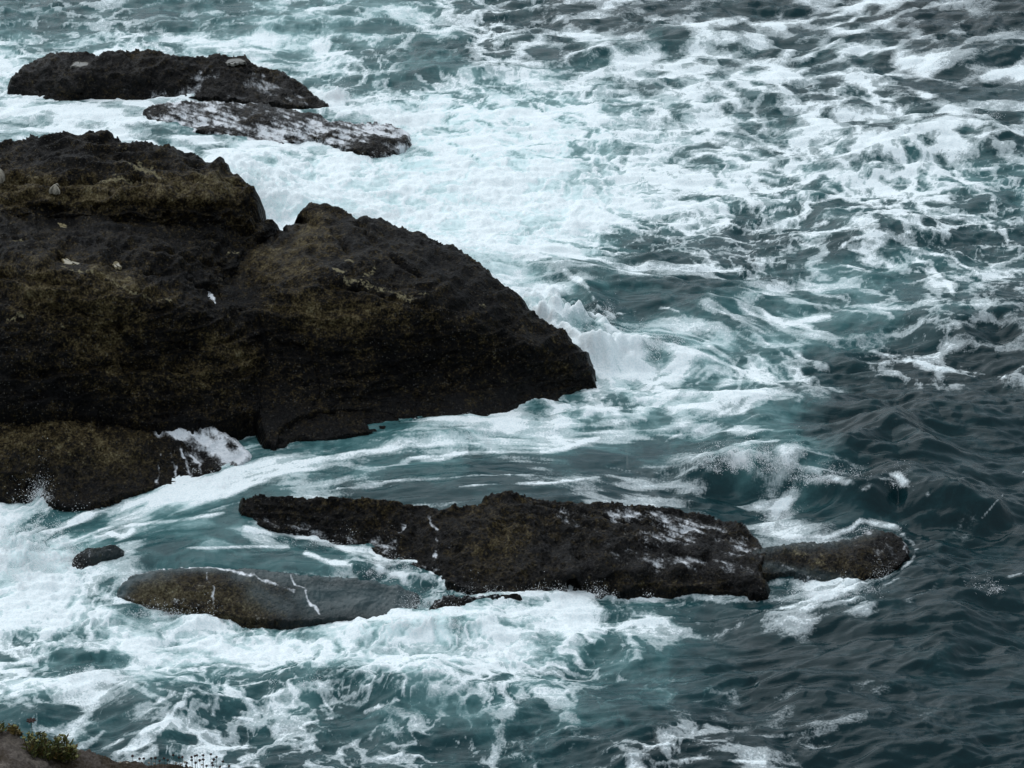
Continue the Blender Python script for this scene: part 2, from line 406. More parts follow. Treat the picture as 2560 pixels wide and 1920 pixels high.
# places where the water is plain and unbroken: (rx, ry, amount, (x, y))
CALM = [(180, 42, 1., (1590,735)), (150, 50, .8, (2060,1060)), (140, 45, .9, (2080,1250)), (170, 30, .8, (1120,1172)), (260, 26, .6, (1200,1228)),
        (150, 30, .7, (1540,1140)), (130, 40, .6, (1100,150)), (70, 26, .8, (1660,85)), (130, 30, .6, (1840,30)), (190, 40, .9, (2210,1100)),
        (150, 30, .5, (780,1690)), (200, 34, .5, (1040,1760)), (140, 60, .6, (470,1300)), (300, 40, .7, (640,1400)), (90, 22, .7, (190,1650)), (60, 15, .7, (1050,420)), (100, 26, .5, (2440,140)), (160, 22, .6, (2460,232))]

# level of the water (it stands higher behind the rocks that hold it back)
LEVEL = [(2560,0,0),(1800,0,0),(900,0,0),(0,0,0),(0,140,0),(100,280,0),(300,320,0),(600,410,.1),(640,480,.15),(1000,450,0),(1300,560,0),(1600,600,0),
 (2300,600,0),(2500,1000,0),(1550,900,.1),(1750,950,.05),(1520,1050,.35),(1300,1100,.45),(1000,1150,.52),(1000,1230,.55),(1200,1225,.60),(1400,1225,.58),
 (1600,1245,.22),(1750,1270,.1),(750,1150,.5),(700,1230,.52),(600,1220,.46),(450,1270,.34),(300,1300,.12),(150,1330,.0),(150,1270,.0),(40,1400,-.05),(620,1300,.46),(500,1350,.44),
 (350,1400,.32),(500,1400,.44),(700,1345,.2),(850,1365,.15),(960,1405,.08),(720,1390,.36),(720,1415,.4),(900,1400,.34),(900,1430,.28),(1000,1435,.18),(650,1465,.05),(400,1465,0),(900,1475,0),(1060,1490,0),(500,1550,-.06),(800,1560,-.06),(650,1500,-.1),(1200,1545,0),(1500,1525,0),(1900,1525,0),
 (2230,1480,0),(1860,1330,-.1),(1960,1350,-.1),(2100,1390,-.1),(2000,1300,.04),(1760,1190,.16),(2350,1500,0),(0,1700,0),(1200,1750,0),(2560,1800,0),(0,1940,0),(1280,1940,0)]
# single waves: (height, front width m, back width m, crest line)
CRESTS = [
 (.38, .5, .6, [(1060,610),(1150,670),(1250,745),(1350,820),(1440,885)]), (.25, .5, .7, [(1480,850),(1560,880),(1640,870),(1740,890)]), (.22, .4, .8, [(2330,1225),(2380,1290),(2350,1370),(2290,1440)]),
 (.56, .42, 1.2, [(1985,1165),(2065,1185),(2166,1215),(2250,1180),(2330,1225),(2420,1235)]),
 (.46, .6, .7, [(2120,1130),(2225,1070),(2300,1105)]), (.28, .5, .8, [(2225,1070),(2330,1020),(2430,1030)]),
 (.35, .6, 1.0, [(2230,1530),(2354,1505),(2412,1466),(2490,1448),(2600,1440)]),
 (.45, .8, 1.0, [(2195,370),(2296,324),(2360,305),(2430,305),(2500,330)]),
 (.40, .7, 1.2, [(2380,785),(2500,765),(2600,790)]),
 (.35, .7, 1.2, [(1250,650),(1340,655),(1440,670),(1600,700),(1760,745)]),
 (.30, .4, .5, [(1400,690),(1460,720),(1500,780)]),
 (.38, .8, 1.0, [(740,1690),(850,1680),(960,1700),(1060,1690)]), (.25, .6, .9, [(1000,1740),(1090,1730),(1200,1735)]),
 (.30, .6, .8, [(960,1560),(1080,1548),(1200,1555)]), (.22, .5, .8, [(1340,1600),(1440,1590),(1560,1600)]),
 (.30, .7, 1.0, [(87,1730),(246,1690),(370,1735),(430,1765)]), (.2, .5, .8, [(430,1840),(460,1765)]),
 (.22, .5, .8, [(2000,1550),(2060,1545),(2140,1560)]), (.22, .5, .8, [(1600,1890),(1680,1850),(1780,1880)]), (.20, .4, .7, [(2330,1650),(2390,1565)]),
 (.22, .5, .9, [(2050,1720),(2120,1700),(2220,1700)]), (.22, .5, .9, [(2200,1840),(2290,1830),(2400,1850)]), (.2, .5, .9, [(1420,1830),(1500,1820),(1600,1840)]),
 (.25, .5, .8, [(2250,585),(2330,580)]), (.22, .5, .8, [(2140,545),(2230,540),(2290,555)]), (.25, .5, .8, [(2090,600),(2180,590)]),
 (.20, .5, .9, [(1740,1040),(1800,1010),(1900,1020)]), (.18, .4, .6, [(1130,1135),(1000,1150)]), (.3, .5, .6, [(1760,1180),(1830,1160),(1920,1175)]),
 (.15, .6, .7, [(520,395),(600,410),(680,425)]), (.35, .7, .8, [(560,480),(640,500),(720,510)]),
 (.22, .5, .9, [(1500,120),(1700,95),(1860,75)]), (.22, .5, .9, [(2350,150),(2500,120)]), (.2, .6, 1., [(650,60),(760,45),(900,55)]), (.25, .6, 1., [(1000,180),(1090,165),(1200,170)]),
]
# direction the surface is drawn out in: (x, y, dx, dy, streakiness)
FLOW = [(2000,100,1,-.35,.6),(2450,120,1,-.45,.75),(1500,90,1,-.3,.55),(2250,60,1,-.4,.7),(2450,230,1,-.2,.6),(1050,130,1,-.1,.4),(500,60,1,-.08,.5),(200,130,1,-.1,.3),(1500,400,1,0,.1),(1900,350,1,-.08,.15),(2150,280,1,-.4,.3),
 (2450,450,1,.1,.4),(1500,560,1,-.1,.25),(1800,620,1,-.05,.35),(2200,700,1,.08,.5),(1600,735,1,.06,.8),(1560,815,1,-.2,.8),(1700,800,1,.12,.9),(1830,830,1,.3,.8),(1900,900,.7,.6,.5),(1760,985,1,-.9,.6),
 (1600,1000,1,-.4,.5),(1450,1050,1,-.15,.5),(1250,1120,1,-.06,.8),(1100,1165,1,-.08,.9),(800,1180,1,-.14,.9),(560,1245,1,-.3,.8),(300,1290,1,-.28,.8),(120,1350,1,-.5,.5),(1300,1210,1,.0,.8),
 (1600,1180,1,.02,.8),(650,1380,1,0,.6),(2300,1450,1,-.55,.9),(2450,1350,1,-.75,.9),(2200,1250,1,.1,.6),(2350,1200,1,-.4,.7),(2200,1700,1,-.2,.6),(2450,1700,1,-.28,.6),(2100,1870,1,-.1,.6),(1700,1700,1,-.03,.5),
 (1300,1750,1,-.06,.3),(250,1810,1,-.45,.6),(80,1760,1,-.3,.5),(600,1770,1,.02,.4),(900,1820,1,-.12,.3),(600,1600,1,-.04,.4),(100,1620,1,.05,.4),(1000,1600,1,0,.15),(600,250,1,.15,.7),(200,310,1,.1,.6),
 (450,380,1,.2,.6),(800,250,1,.05,.4),(2400,1000,1,-.05,.5),(1000,400,1,.1,.1)]

# ------------------------------------------------------------------ the water sheet
def build_water():
    dep = np.radians(np.linspace(16.9, 33.6, 1000))[::-1]
    ys = CH / np.tan(dep)
    ys = np.concatenate([[-60, 0, 20, 32], ys, [95, 110, 140, 200, 350, 800, 3000, 9000]])
    us = np.linspace(-1.22, 1.22, 1240)
    us = np.concatenate([[-300, -40, -8, -3, -1.6], us, [1.6, 3, 8, 40, 300]])
    hw = math.tan(HF) * (np.maximum(ys, 30) * cP + CH * sP)
    X = us[None, :] * hw[:, None]; Y = np.repeat(ys[:, None], len(us), 1)
    ny, nx = X.shape
    far = sstep(92, 130, np.hypot(X * 0.5, Y))

    # base level
    L = np.array(LEVEL, float)
    wx, wy, _ = unproj(L[:, 0], L[:, 1], L[:, 2])
    f = rbf(np.stack([wx, wy], 1), L[:, 2])
    ci = np.unique(np.concatenate([np.arange(0, ny, 10), [ny - 1]])); cj = np.unique(np.concatenate([np.arange(0, nx, 10), [nx - 1]]))
    Bc = f(np.clip(X[np.ix_(ci, cj)], -16, 16), np.clip(Y[np.ix_(ci, cj)], 40, 90))
    T = np.stack([np.interp(np.arange(nx), cj, r) for r in Bc])
    B = np.stack([np.interp(np.arange(ny), ci, T[:, j]) for j in range(nx)], 1).astype(np.float32)
    px0, py0 = proj(X, Y, B)
    # chop
    chop = np.ones_like(B) * 1.22
    aer0 = lookup(table(AER), px0, py0)
    chop -= 0.22 * sstep(.05, .3, aer0) + 0.45 * sstep(.3, .8, aer0)
    pool = sstep(1060, 1110, py0) * (1 - sstep(1400, 1460, py0)) * (1 - sstep(1600, 1750, px0))
    chop *= 1 - 0.75 * pool
    def rot(a): return X * math.cos(a) + Y * math.sin(a), -X * math.sin(a) + Y * math.cos(a)
    w1 = perlin2(X / 2.1, Y / 2.1, 40); w2 = perlin2(X / 2.1 + 9, Y / 2.1, 41)
    Z = B.copy()
    for k, (lx, ly, am, an) in enumerate([(4.4, 2.0, .18, .22), (2.3, .95, .145, -.10), (1.3, .46, .145, .24), (.66, .23, .090, .05), (.32, .115, .040, .15)]):
        a, b = rot(an)
        n = perlin2(a / lx + w1 * .5, b / ly + w2 * .5, 60 + k)
        rdg = .34 * np.maximum(1 - np.abs(n), 0) ** 2.6 + 1.0 * np.clip(.5 + .62 * n, 0, 1.3) ** 2.3
        am2 = am * (chop if k < 3 else np.sqrt(chop))
        Z += am2 * (rdg - 0.45) * (1 if k < 3 else (0.5 + 0.8 * sstep(-.4, .5, w1)))
    # single waves
    fx, fy, fz = X.ravel(), Y.ravel(), Z.ravel()
    pxr, pyr = px0.ravel(), py0.ravel()
    wob = perlin2(X / .9, Y / .9, 77).ravel() * .22 + perlin2(X / .35, Y / .35, 78).ravel() * .08
    for h, wf, wb, line in CRESTS:
        P = [unproj(np.array(float(a)), np.array(float(b)), h * .9) for a, b in line]
        P = [(float(p[0]), float(p[1])) for p in P]
        x0 = min(p[0] for p in P) - 3; x1 = max(p[0] for p in P) + 3; y0 = min(p[1] for p in P) - 3; y1 = max(p[1] for p in P) + 4
        m = np.nonzero((fx > x0) & (fx < x1) & (fy > y0) & (fy < y1))[0]
        if not len(m): continue
        best = np.full(len(m), 1e9); side = np.zeros(len(m))
        qx = fx[m]; qy = fy[m] + wob[m]
        for (ax, ay), (bx, by) in zip(P[:-1], P[1:]):
            dx, dy = bx - ax, by - ay; LL = dx * dx + dy * dy + 1e-9
            t = np.clip(((qx - ax) * dx + (qy - ay) * dy) / LL, 0, 1)
            d = np.hypot(qx - ax - t * dx, qy - ay - t * dy)
            nearer = d < best
            side = np.where(nearer, qy - (ay + t * dy), side); best = np.minimum(best, d)
        wd = wf + (wb - wf) * sstep(-.35, .35, side)
        fz[m] += h * np.exp(-np.abs(best / wd) ** 1.5)
    Z = fz.reshape(Z.shape)
    PX, PY = proj(X, Y, Z)
    # where the foam is, with the borders of the table broken up
    dx = fbm2(X / 1.6, Y / 1.6, 3, 90) * 75; dy = fbm2(X / 1.6 + 4, Y / 1.6, 3, 95) * 32
    cov = lookup(table(COV), PX + dx, PY + dy); aer = lookup(table(AER), PX + dx * 1.2, PY + dy * 1.2)
    for rx, ry, am, (cx, cy) in CALM:
        g = am * np.exp(-((PX + dx * .3 - cx) / rx) ** 4 - ((PY + dy * .3 - cy) / ry) ** 4)
        cov = cov * (1 - g)
    strokes = add_strokes((PX + dx * .22).astype(np.float32), (PY + dy * .30).astype(np.float32), [(w * .8, st, l) for w, st, l in FOAM_LINES])
    # patterns of foam
    FL = np.array(FLOW, float)
    ax, ay, _ = unproj(FL[:, 0], FL[:, 1], 0.); bx, by, _ = unproj(FL[:, 0] + FL[:, 2] * 5, FL[:, 1] + FL[:, 3] * 5, 0.)
    fvx, fvy = bx - ax, by - ay; nn = np.hypot(fvx, fvy); fvx /= nn; fvy /= nn
    VX = np.zeros_like(X); VY = np.zeros_like(X); SK = np.zeros_like(X); WS = np.zeros_like(X) + 1e-6
    for i in range(len(FL)):
        w = 1.0 / (((X - ax[i]) ** 2 + ((Y - ay[i]) * .6) ** 2) + .3) ** 2
        VX += w * fvx[i]; VY += w * fvy[i]; SK += w * FL[i, 4]; WS += w
    SK /= WS; q = np.hypot(VX, VY) + 1e-9; VX /= q; VY /= q
    wa = fbm2(X / 1.9, Y / 1.9, 5, 110, .55); wb = fbm2(X / 1.9 + 7, Y / 1.9, 5, 115, .55)
    U = X + wa * 1.05; V = Y + wb * 1.05
    f1, f2 = worley2(U / .95, V / .95, 120); e1 = 1 - np.clip((f2 - f1) / .5, 0, 1)
    f1b, f2b = worley2(U / .42 + wa, V / .42 + wb, 121); e2 = 1 - np.clip((f2b - f1b) / .55, 0, 1)
    def rid(sc, p, sd):
        m = .55 + .75 * perlin2(X / (sc * 2.6), Y / (sc * 2.6), sd + 1)
        return np.maximum(1 - np.abs(perlin2(U / sc, V / sc, sd)), 0) ** p * np.clip(m, .1, 1.3)
    fil = 1.0 * rid(1.7, 9, 130) + .9 * rid(.85, 8, 133) + .7 * rid(.42, 7, 136) + .5 * rid(.2, 6, 139) + .3 * rid(.1, 5, 142)
    fine0 = fbm2(X / .30 + wa, Y / .22 + wb, 4, 197, .6)
    tur = fbm2(U / 1.1, V / 1.1, 6, 140, .62)
    lace = 1.0 * fil + .50 * e1 ** 2 + .22 * e2 ** 2 + .42 * tur
    turb = .62 * fil + .95 * tur + .15 * e2
    hl = sstep(1150, 1700, PX) * sstep(520, 300, PY)
    holes = equalize(f1 * (1 + .55 * perlin2(X / 1.7, Y / 1.7, 145)) + .30 * f1b + .22 * tur + .16 * fine0)
    lace = equalize(lace) * (1 - .62 * hl) + .62 * hl * holes
    lw = sstep(.75, .3, aer)
    val = equalize(lace) * lw + equalize(turb) * (1 - lw)
    # draw the pattern out along the flow
    lic_s = lic(val, X, Y, VX, VY, us, ys, hw, .05, 5); lic_l = lic(val * .5 + .5 * equalize(fbm2(X / .16, Y / .16, 3, 170)), X, Y, VX, VY, us, ys, hw, .07, 15)
    s1 = sstep(.35, .75, SK); s2 = sstep(.6, .95, SK)
    val = (val * (1 - s1) + equalize(lic_s) * s1); val = val * (1 - s2) + (.75 * equalize(lic_l) + .25 * val) * s2
    fine = fbm2(X / .30 + wa, Y / .20 + wb, 5, 190, .68)
    val = equalize(equalize(val) + .20 * fine)
    sn = .46 + .66 * equalize(fbm2(X / .5, Y / .5, 4, 195))
    cov = np.maximum(cov, np.clip(cov * .5 + strokes * (sn + .12), 0, .98))
    cov = cov * (1 - .15 * lw)
    thr = 1 - cov
    m2 = sstep(-.30, .05, val - thr)
    foam = np.clip(.5 + (val - thr) * (.90 - .06 * lw), 0, 1) * (1 - far)
    foam *= .3 + .7 * sstep(.04, .3, cov)
    a2 = np.clip(aer * (.66 + .46 * equalize(tur)) + .20 * m2 * (.3 + aer), 0, 1)
    # thickness of the foam
    bil = np.abs(fbm2(X / .55, Y / .55, 3, 180, .45)) * 2
    rough = sstep(.55, .95, cov) * sstep(.35, .8, aer)
    Z = Z + foam * (.015 + .07 * rough * bil + .028 * fine) + rough * .10 * tur
    for (cx, cy, rx, ry, h) in [(640,505,90,60,.3),(620,430,120,40,.15),(840,240,30,14,.3),(1400,800,110,60,.62),(1500,900,60,30,.3),(1560,880,100,40,.25),(60,1390,90,60,.22),(100,1240,24,20,.3),(1850,1165,110,28,.42),(450,1555,160,22,.10),(1090,1570,90,20,.14),(2150,1470,90,30,.15),(850,1690,120,30,.2)]:
        g = np.exp(-((PX - cx) / rx) ** 2 - ((PY - cy) / ry) ** 2)
        Z = Z + h * g * (.5 + .7 * bil) * (.3 + .7 * foam)
    Z = Z * (1 - far)
    idx = np.arange(ny * nx, dtype=np.int32).reshape(ny, nx)
    quads = np.stack([idx[:-1, :-1], idx[:-1, 1:], idx[1:, 1:], idx[1:, :-1]], -1).reshape(-1, 4)
    o = make_mesh('water', np.stack([X, Y, Z], -1).reshape(-1, 3), quads, WATER, attrs={'foam': foam, 'aer': a2})
    tag(o, 'dark teal sea streaked and laced with white foam surging round the rocks', 'sea', kind='structure')
    def height(px, py):
        """water surface near a reference pixel"""
        d = (PX - px) ** 2 + (PY - py) ** 2
        k = int(np.argmin(d)); return X.ravel()[k], Y.ravel()[k], Z.ravel()[k]
    return height

def lic(v, X, Y, VX, VY, us, ys, hw, step, n):
    ny, nx = v.shape
    out = v.copy()
    iy = np.arange(ny, dtype=np.float32)
    for sgn in (1, -1):
        x = X.copy(); y = Y.copy(); vx, vy = VX, VY
        for k in range(n):
            x = x + sgn * step * vx; y = y + sgn * step * vy
            i = np.interp(y, ys, iy); ii = np.clip((i + .5).astype(np.int32), 0, ny - 1)
            h = math.tan(HF) * (np.maximum(y, 30) * cP + CH * sP)
            j = np.interp(x / h, us, np.arange(nx)); jj = np.clip((j + .5).astype(np.int32), 0, nx - 1)
            out += v[ii, jj]; vx = VX[ii, jj]; vy = VY[ii, jj]
    return out / (2 * n + 1)

# ------------------------------------------------------------------ rocks
def rock(name, label, outline, inner, wash=(), lichen=(), tone=(), film=0.0, step=2.5, amp=1.0, zs=1.0, drop=1.6, grp=None, cat='rock', flat=(), dense=(), mat=None, bed=0.5, kind=None, depth_k=1.0, film_at=None, zadd=0.0, cracks=(), flow=None):
    """a boulder from points (x, y in reference pixels, height above the sea in m): what can be seen of it is
    raised to those heights and roughened; from its edge the flanks and the back go down under the water"""
    O = np.array(outline, float); I = np.array(inner, float).reshape(-1, 3)
    dens = []
    for a, b in zip(O, np.roll(O, -1, 0)):
        n = max(1, int(np.hypot(*(b - a)[:2]) / 28))
        for k in range(n): dens.append(a + (b - a) * k / n)
    D = np.array(dens)
    pts = np.concatenate([D, I]); _, keep = np.unique(np.round(pts[:, :2] / 4), axis=0, return_index=True); pts = pts[np.sort(keep)]
    f = rbf(pts[:, :2], pts[:, 2])
    gx = np.arange(O[:, 0].min() - step, O[:, 0].max() + 2 * step, step); gy = np.arange(O[:, 1].min() - step, O[:, 1].max() + 2 * step, step)
    GX, GY = np.meshgrid(gx, gy)
    # roughened outline
    jx = perlin2(GX / 23., GY / 23., 300) * 3.2 + perlin2(GX / 9., GY / 9., 301) * 1.8; jy = perlin2(GX / 23., GY / 23., 302) * 3.2 + perlin2(GX / 9., GY / 9., 303) * 1.8
    QX = GX + jx; QY = GY + jy
    inside = np.zeros(GX.shape, bool)
    for (x0, y0, _), (x1, y1, _) in zip(O, np.roll(O, -1, 0)):
        c = ((y0 > QY) != (y1 > QY))
        with np.errstate(divide='ignore', invalid='ignore'):
            inside ^= c & (QX < (x1 - x0) * (QY - y0) / (y1 - y0 + 1e-12) + x0)
    cell = inside[:-1, :-1] & inside[:-1, 1:] & inside[1:, :-1] & inside[1:, 1:]
    used = np.zeros(GX.shape, bool)
    for a in (0, 1):
        for b in (0, 1): used[a:cell.shape[0] + a, b:cell.shape[1] + b] |= cell
    Zr = f(GX, GY) * zs + zadd
    for _ in range(3):                                   # soften the facets
        Zr[1:-1, 1:-1] = (Zr[1:-1, 1:-1] * 2 + Zr[:-2, 1:-1] + Zr[2:, 1:-1] + Zr[1:-1, :-2] + Zr[1:-1, 2:]) / 6
    WX, WY, WZ = unproj(GX, GY, Zr)
    Pw = np.stack([WX, WY, WZ], -1)
    du = np.gradient(Pw, axis=1); dv = np.gradient(Pw, axis=0)
    nrm = np.cross(dv, du); nrm /= np.linalg.norm(nrm, axis=-1, keepdims=True) + 1e-12
    nrm *= np.sign(nrm[..., 2:3] + 1e-9)
    m = used
    x, y, z = [c[m] / depth_k for c in (WX, WY, WZ)]
    wob = perlin3(x * .8, y * .8, z * .8, 5) * .4
    d = .11 * perlin3(x * 1.2 + wob, y * 1.2, z * 1.6, 10) + .055 * (1 - 2 * np.abs(perlin3(x * 2.6, y * 2.6 + wob, z * 3.2, 11)))
    d += bed * .05 * (1 - 2 * np.abs(perlin3(x * .9 + z * 1.5, y * 2.2 + z * 2., z * 5 - x * .8, 12)))
    if bed > .6:
        sh = (z + .22 * x * .25 + .16 * perlin3(x * .5, y * .5, z * .5, 16)) * 3.1 + .35 * perlin3(x * 2, y * 2, z * 2, 17)
        fr = sh - np.floor(sh); d += .075 * bed * (fr ** 2 * (1 - sstep(.86, 1., fr)) - .25)
    d += .038 * perlin3(x * 5.5, y * 5.5, z * 5.5, 13) + .028 * (1 - 2 * np.abs(perlin3(x * 11, y * 11, z * 11, 14))) + .016 * perlin3(x * 22, y * 22, z * 22, 15)
    fl = add_strokes(GX[m].astype(np.float32), GY[m].astype(np.float32), [(w, 1., l) for w, l in flat]) if flat else 0
    d = d * amp * (1 - fl) * depth_k
    for w_, dp_, ln_ in cracks:
        cx_ = GX[m] + perlin2(GX[m] / 30., GY[m] / 30., 320) * 9 + perlin2(GX[m] / 9., GY[m] / 9., 321) * 3; cy_ = GY[m] + perlin2(GX[m] / 30., GY[m] / 30., 322) * 9
        d = d - dp_ * add_strokes(cx_.astype(np.float32), cy_.astype(np.float32), [(w_, 1., ln_)]) * (.6 + .8 * perlin2(GX[m] / 60., GY[m] / 60., 323))
    V = Pw[m] + nrm[m] * d[:, None]
    vid = -np.ones(GX.shape, np.int64); vid[m] = np.arange(m.sum())
    quads = np.stack([vid[:-1, :-1], vid[1:, :-1], vid[1:, 1:], vid[:-1, 1:]], -1)[cell]
    # rim
    E = np.concatenate([quads[:, [0, 1]], quads[:, [1, 2]], quads[:, [2, 3]], quads[:, [3, 0]]])
    key = np.sort(E, 1); _, inv, cnt = np.unique(key[:, 0] * 10000000 + key[:, 1], return_inverse=True, return_counts=True)
    rim = E[cnt[inv] == 1]
    gxv, gyv = GX[m], GY[m]
    pad = np.pad(m.astype(np.float32), 12)
    k = 12; cs = np.cumsum(np.cumsum(np.pad(pad, ((1, 0), (1, 0))), 0), 1)
    def box(a0, a1, b0, b1):
        r0 = np.arange(GX.shape[0])[:, None] + k; c0 = np.arange(GX.shape[1])[None, :] + k
        return cs[r0 + a1 + 1, c0 + b1 + 1] - cs[r0 + a0, c0 + b1 + 1] - cs[r0 + a1 + 1, c0 + b0] + cs[r0 + a0, c0 + b0]
    up = box(1, 11, -5, 5) - box(-11, -1, -5, 5); rt = box(-5, 5, -11, -1) - box(-5, 5, 1, 11)
    L = np.hypot(up, rt) + 1e-6
    up = (up / L)[m]; rt = (rt / L)[m]
    rv = np.unique(rim); rmap = -np.ones(len(V), np.int64); rmap[rv] = np.arange(len(rv))
    verts = [V]; base = len(V); rows = []
    bk = np.clip(up[rv] * 1.2 + .1, 0, 1); sd = rt[rv]
    for b_, d_ in ((.05, .03), (.16, .11), (.32, .30), (.5, .65), (.7, 1.2), (.9, 1.0 + drop), (1.0, 2.0 + drop)):
        q = V[rv].copy()
        q[:, 1] += bk * b_ * depth_k; q[:, 0] += sd * b_ * .35 * depth_k; q[:, 2] -= d_ * np.where(bk > .05, 1, 1.)
        rgh = perlin3(q[:, 0] * 3, q[:, 1] * 3, q[:, 2] * 3, 21) * .07 * min(1, b_ * 4)
        q[:, 0] += rgh; q[:, 1] += rgh
        verts.append(q); rows.append(base + np.arange(len(rv))); base += len(rv)
    sk = []
    prev = rv
    for r in rows:
        sk.append(np.stack([prev[rmap[rim[:, 1]]], prev[rmap[rim[:, 0]]], r[rmap[rim[:, 0]]], r[rmap[rim[:, 1]]]], 1)); prev = r
    AV = np.concatenate(verts); Q = np.concatenate([quads] + sk)
    wx_ = (gxv + perlin2(gxv / 26., gyv / 20., 310) * 7 + perlin2(gxv / 9., gyv / 9., 311) * 3).astype(np.float32); wy_ = (gyv + perlin2(gxv / 24., gyv / 24., 312) * 5).astype(np.float32)
    dn = d / (.10 * max(amp, .3) * depth_k)
    def att(st, noise=.0, base_=0.0):
        a = add_strokes(wx_, wy_, st) + base_ if len(st) else np.full(len(gxv), base_)
        return np.concatenate([a] + [a[rv]] * len(rows))
    at = {'wash': att(wash) * np.concatenate([np.clip(.9 - .55 * dn, .15, 1.5)] + [np.clip(.9 - .55 * dn, .15, 1.5)[rv]] * len(rows)), 'lichen': att(lichen), 'tone': att(tone, base_=.5), 'film': att(film_at if film_at else [], base_=film)}
    # strands of foam follow the fall of the rock
    xx, yy, zz = AV.T
    at['wash'] = np.clip(at['wash'] * (.72 + .75 * fbm2(xx * 4.2, yy * 2.2 + zz * 1.6, 4, 400, .6) + .50 * fbm2(xx * 7 + yy * 3., yy * 2.6 + zz * 2.2, 5, 420, .7)), 0, 1)
    if flow:
        al = xx * flow[0] + yy * flow[1]; ac = -xx * flow[1] + yy * flow[0] + zz * 1.2
        at['wash'] = np.clip(at['wash'] * (1.15 + 1.9 * fbm2(ac * 6.5 + .5 * fbm2(al * 1.5, ac * 1.5, 3, 430), al * 1.2, 4, 440, .6)), 0, 1)
    o = make_mesh(name, AV, Q, mat or ROCK, attrs=at)
    tag(o, label, cat, grp, kind)
    def on(px, py, lift=0.0):
        j = int(np.clip(round((px - gx[0]) / step), 0, len(gx) - 1)); i = int(np.clip(round((py - gy[0]) / step), 0, len(gy) - 1))
        if vid[i, j] < 0: return None
        return V[vid[i, j]] + np.array([0, 0, lift])
    return o, on

ZC = 1.12
RG = 'dark wet rocks rising out of the sea'
CD = [(-60,560,3.05),(60,545,3.0),(150,545,2.95),(246,555,2.85),(376,561,2.75),(492,570,2.6),(593,583,2.3)]
DE = [(690,582,2.0),(650,610,2.05),(600,655,2.05),(555,705,2.05),(545,735,2.05),(560,768,2.0),(640,787,1.85),(655,850,1.5),(650,950,1.0),(645,1040,.66),(668,1108,.5),(690,1122,.46)]
FD = [(-60,1030,1.2),(100,1030,1.15),(180,1035,1.05),(260,1045,.92),(330,1058,.82),(390,1070,.76)]

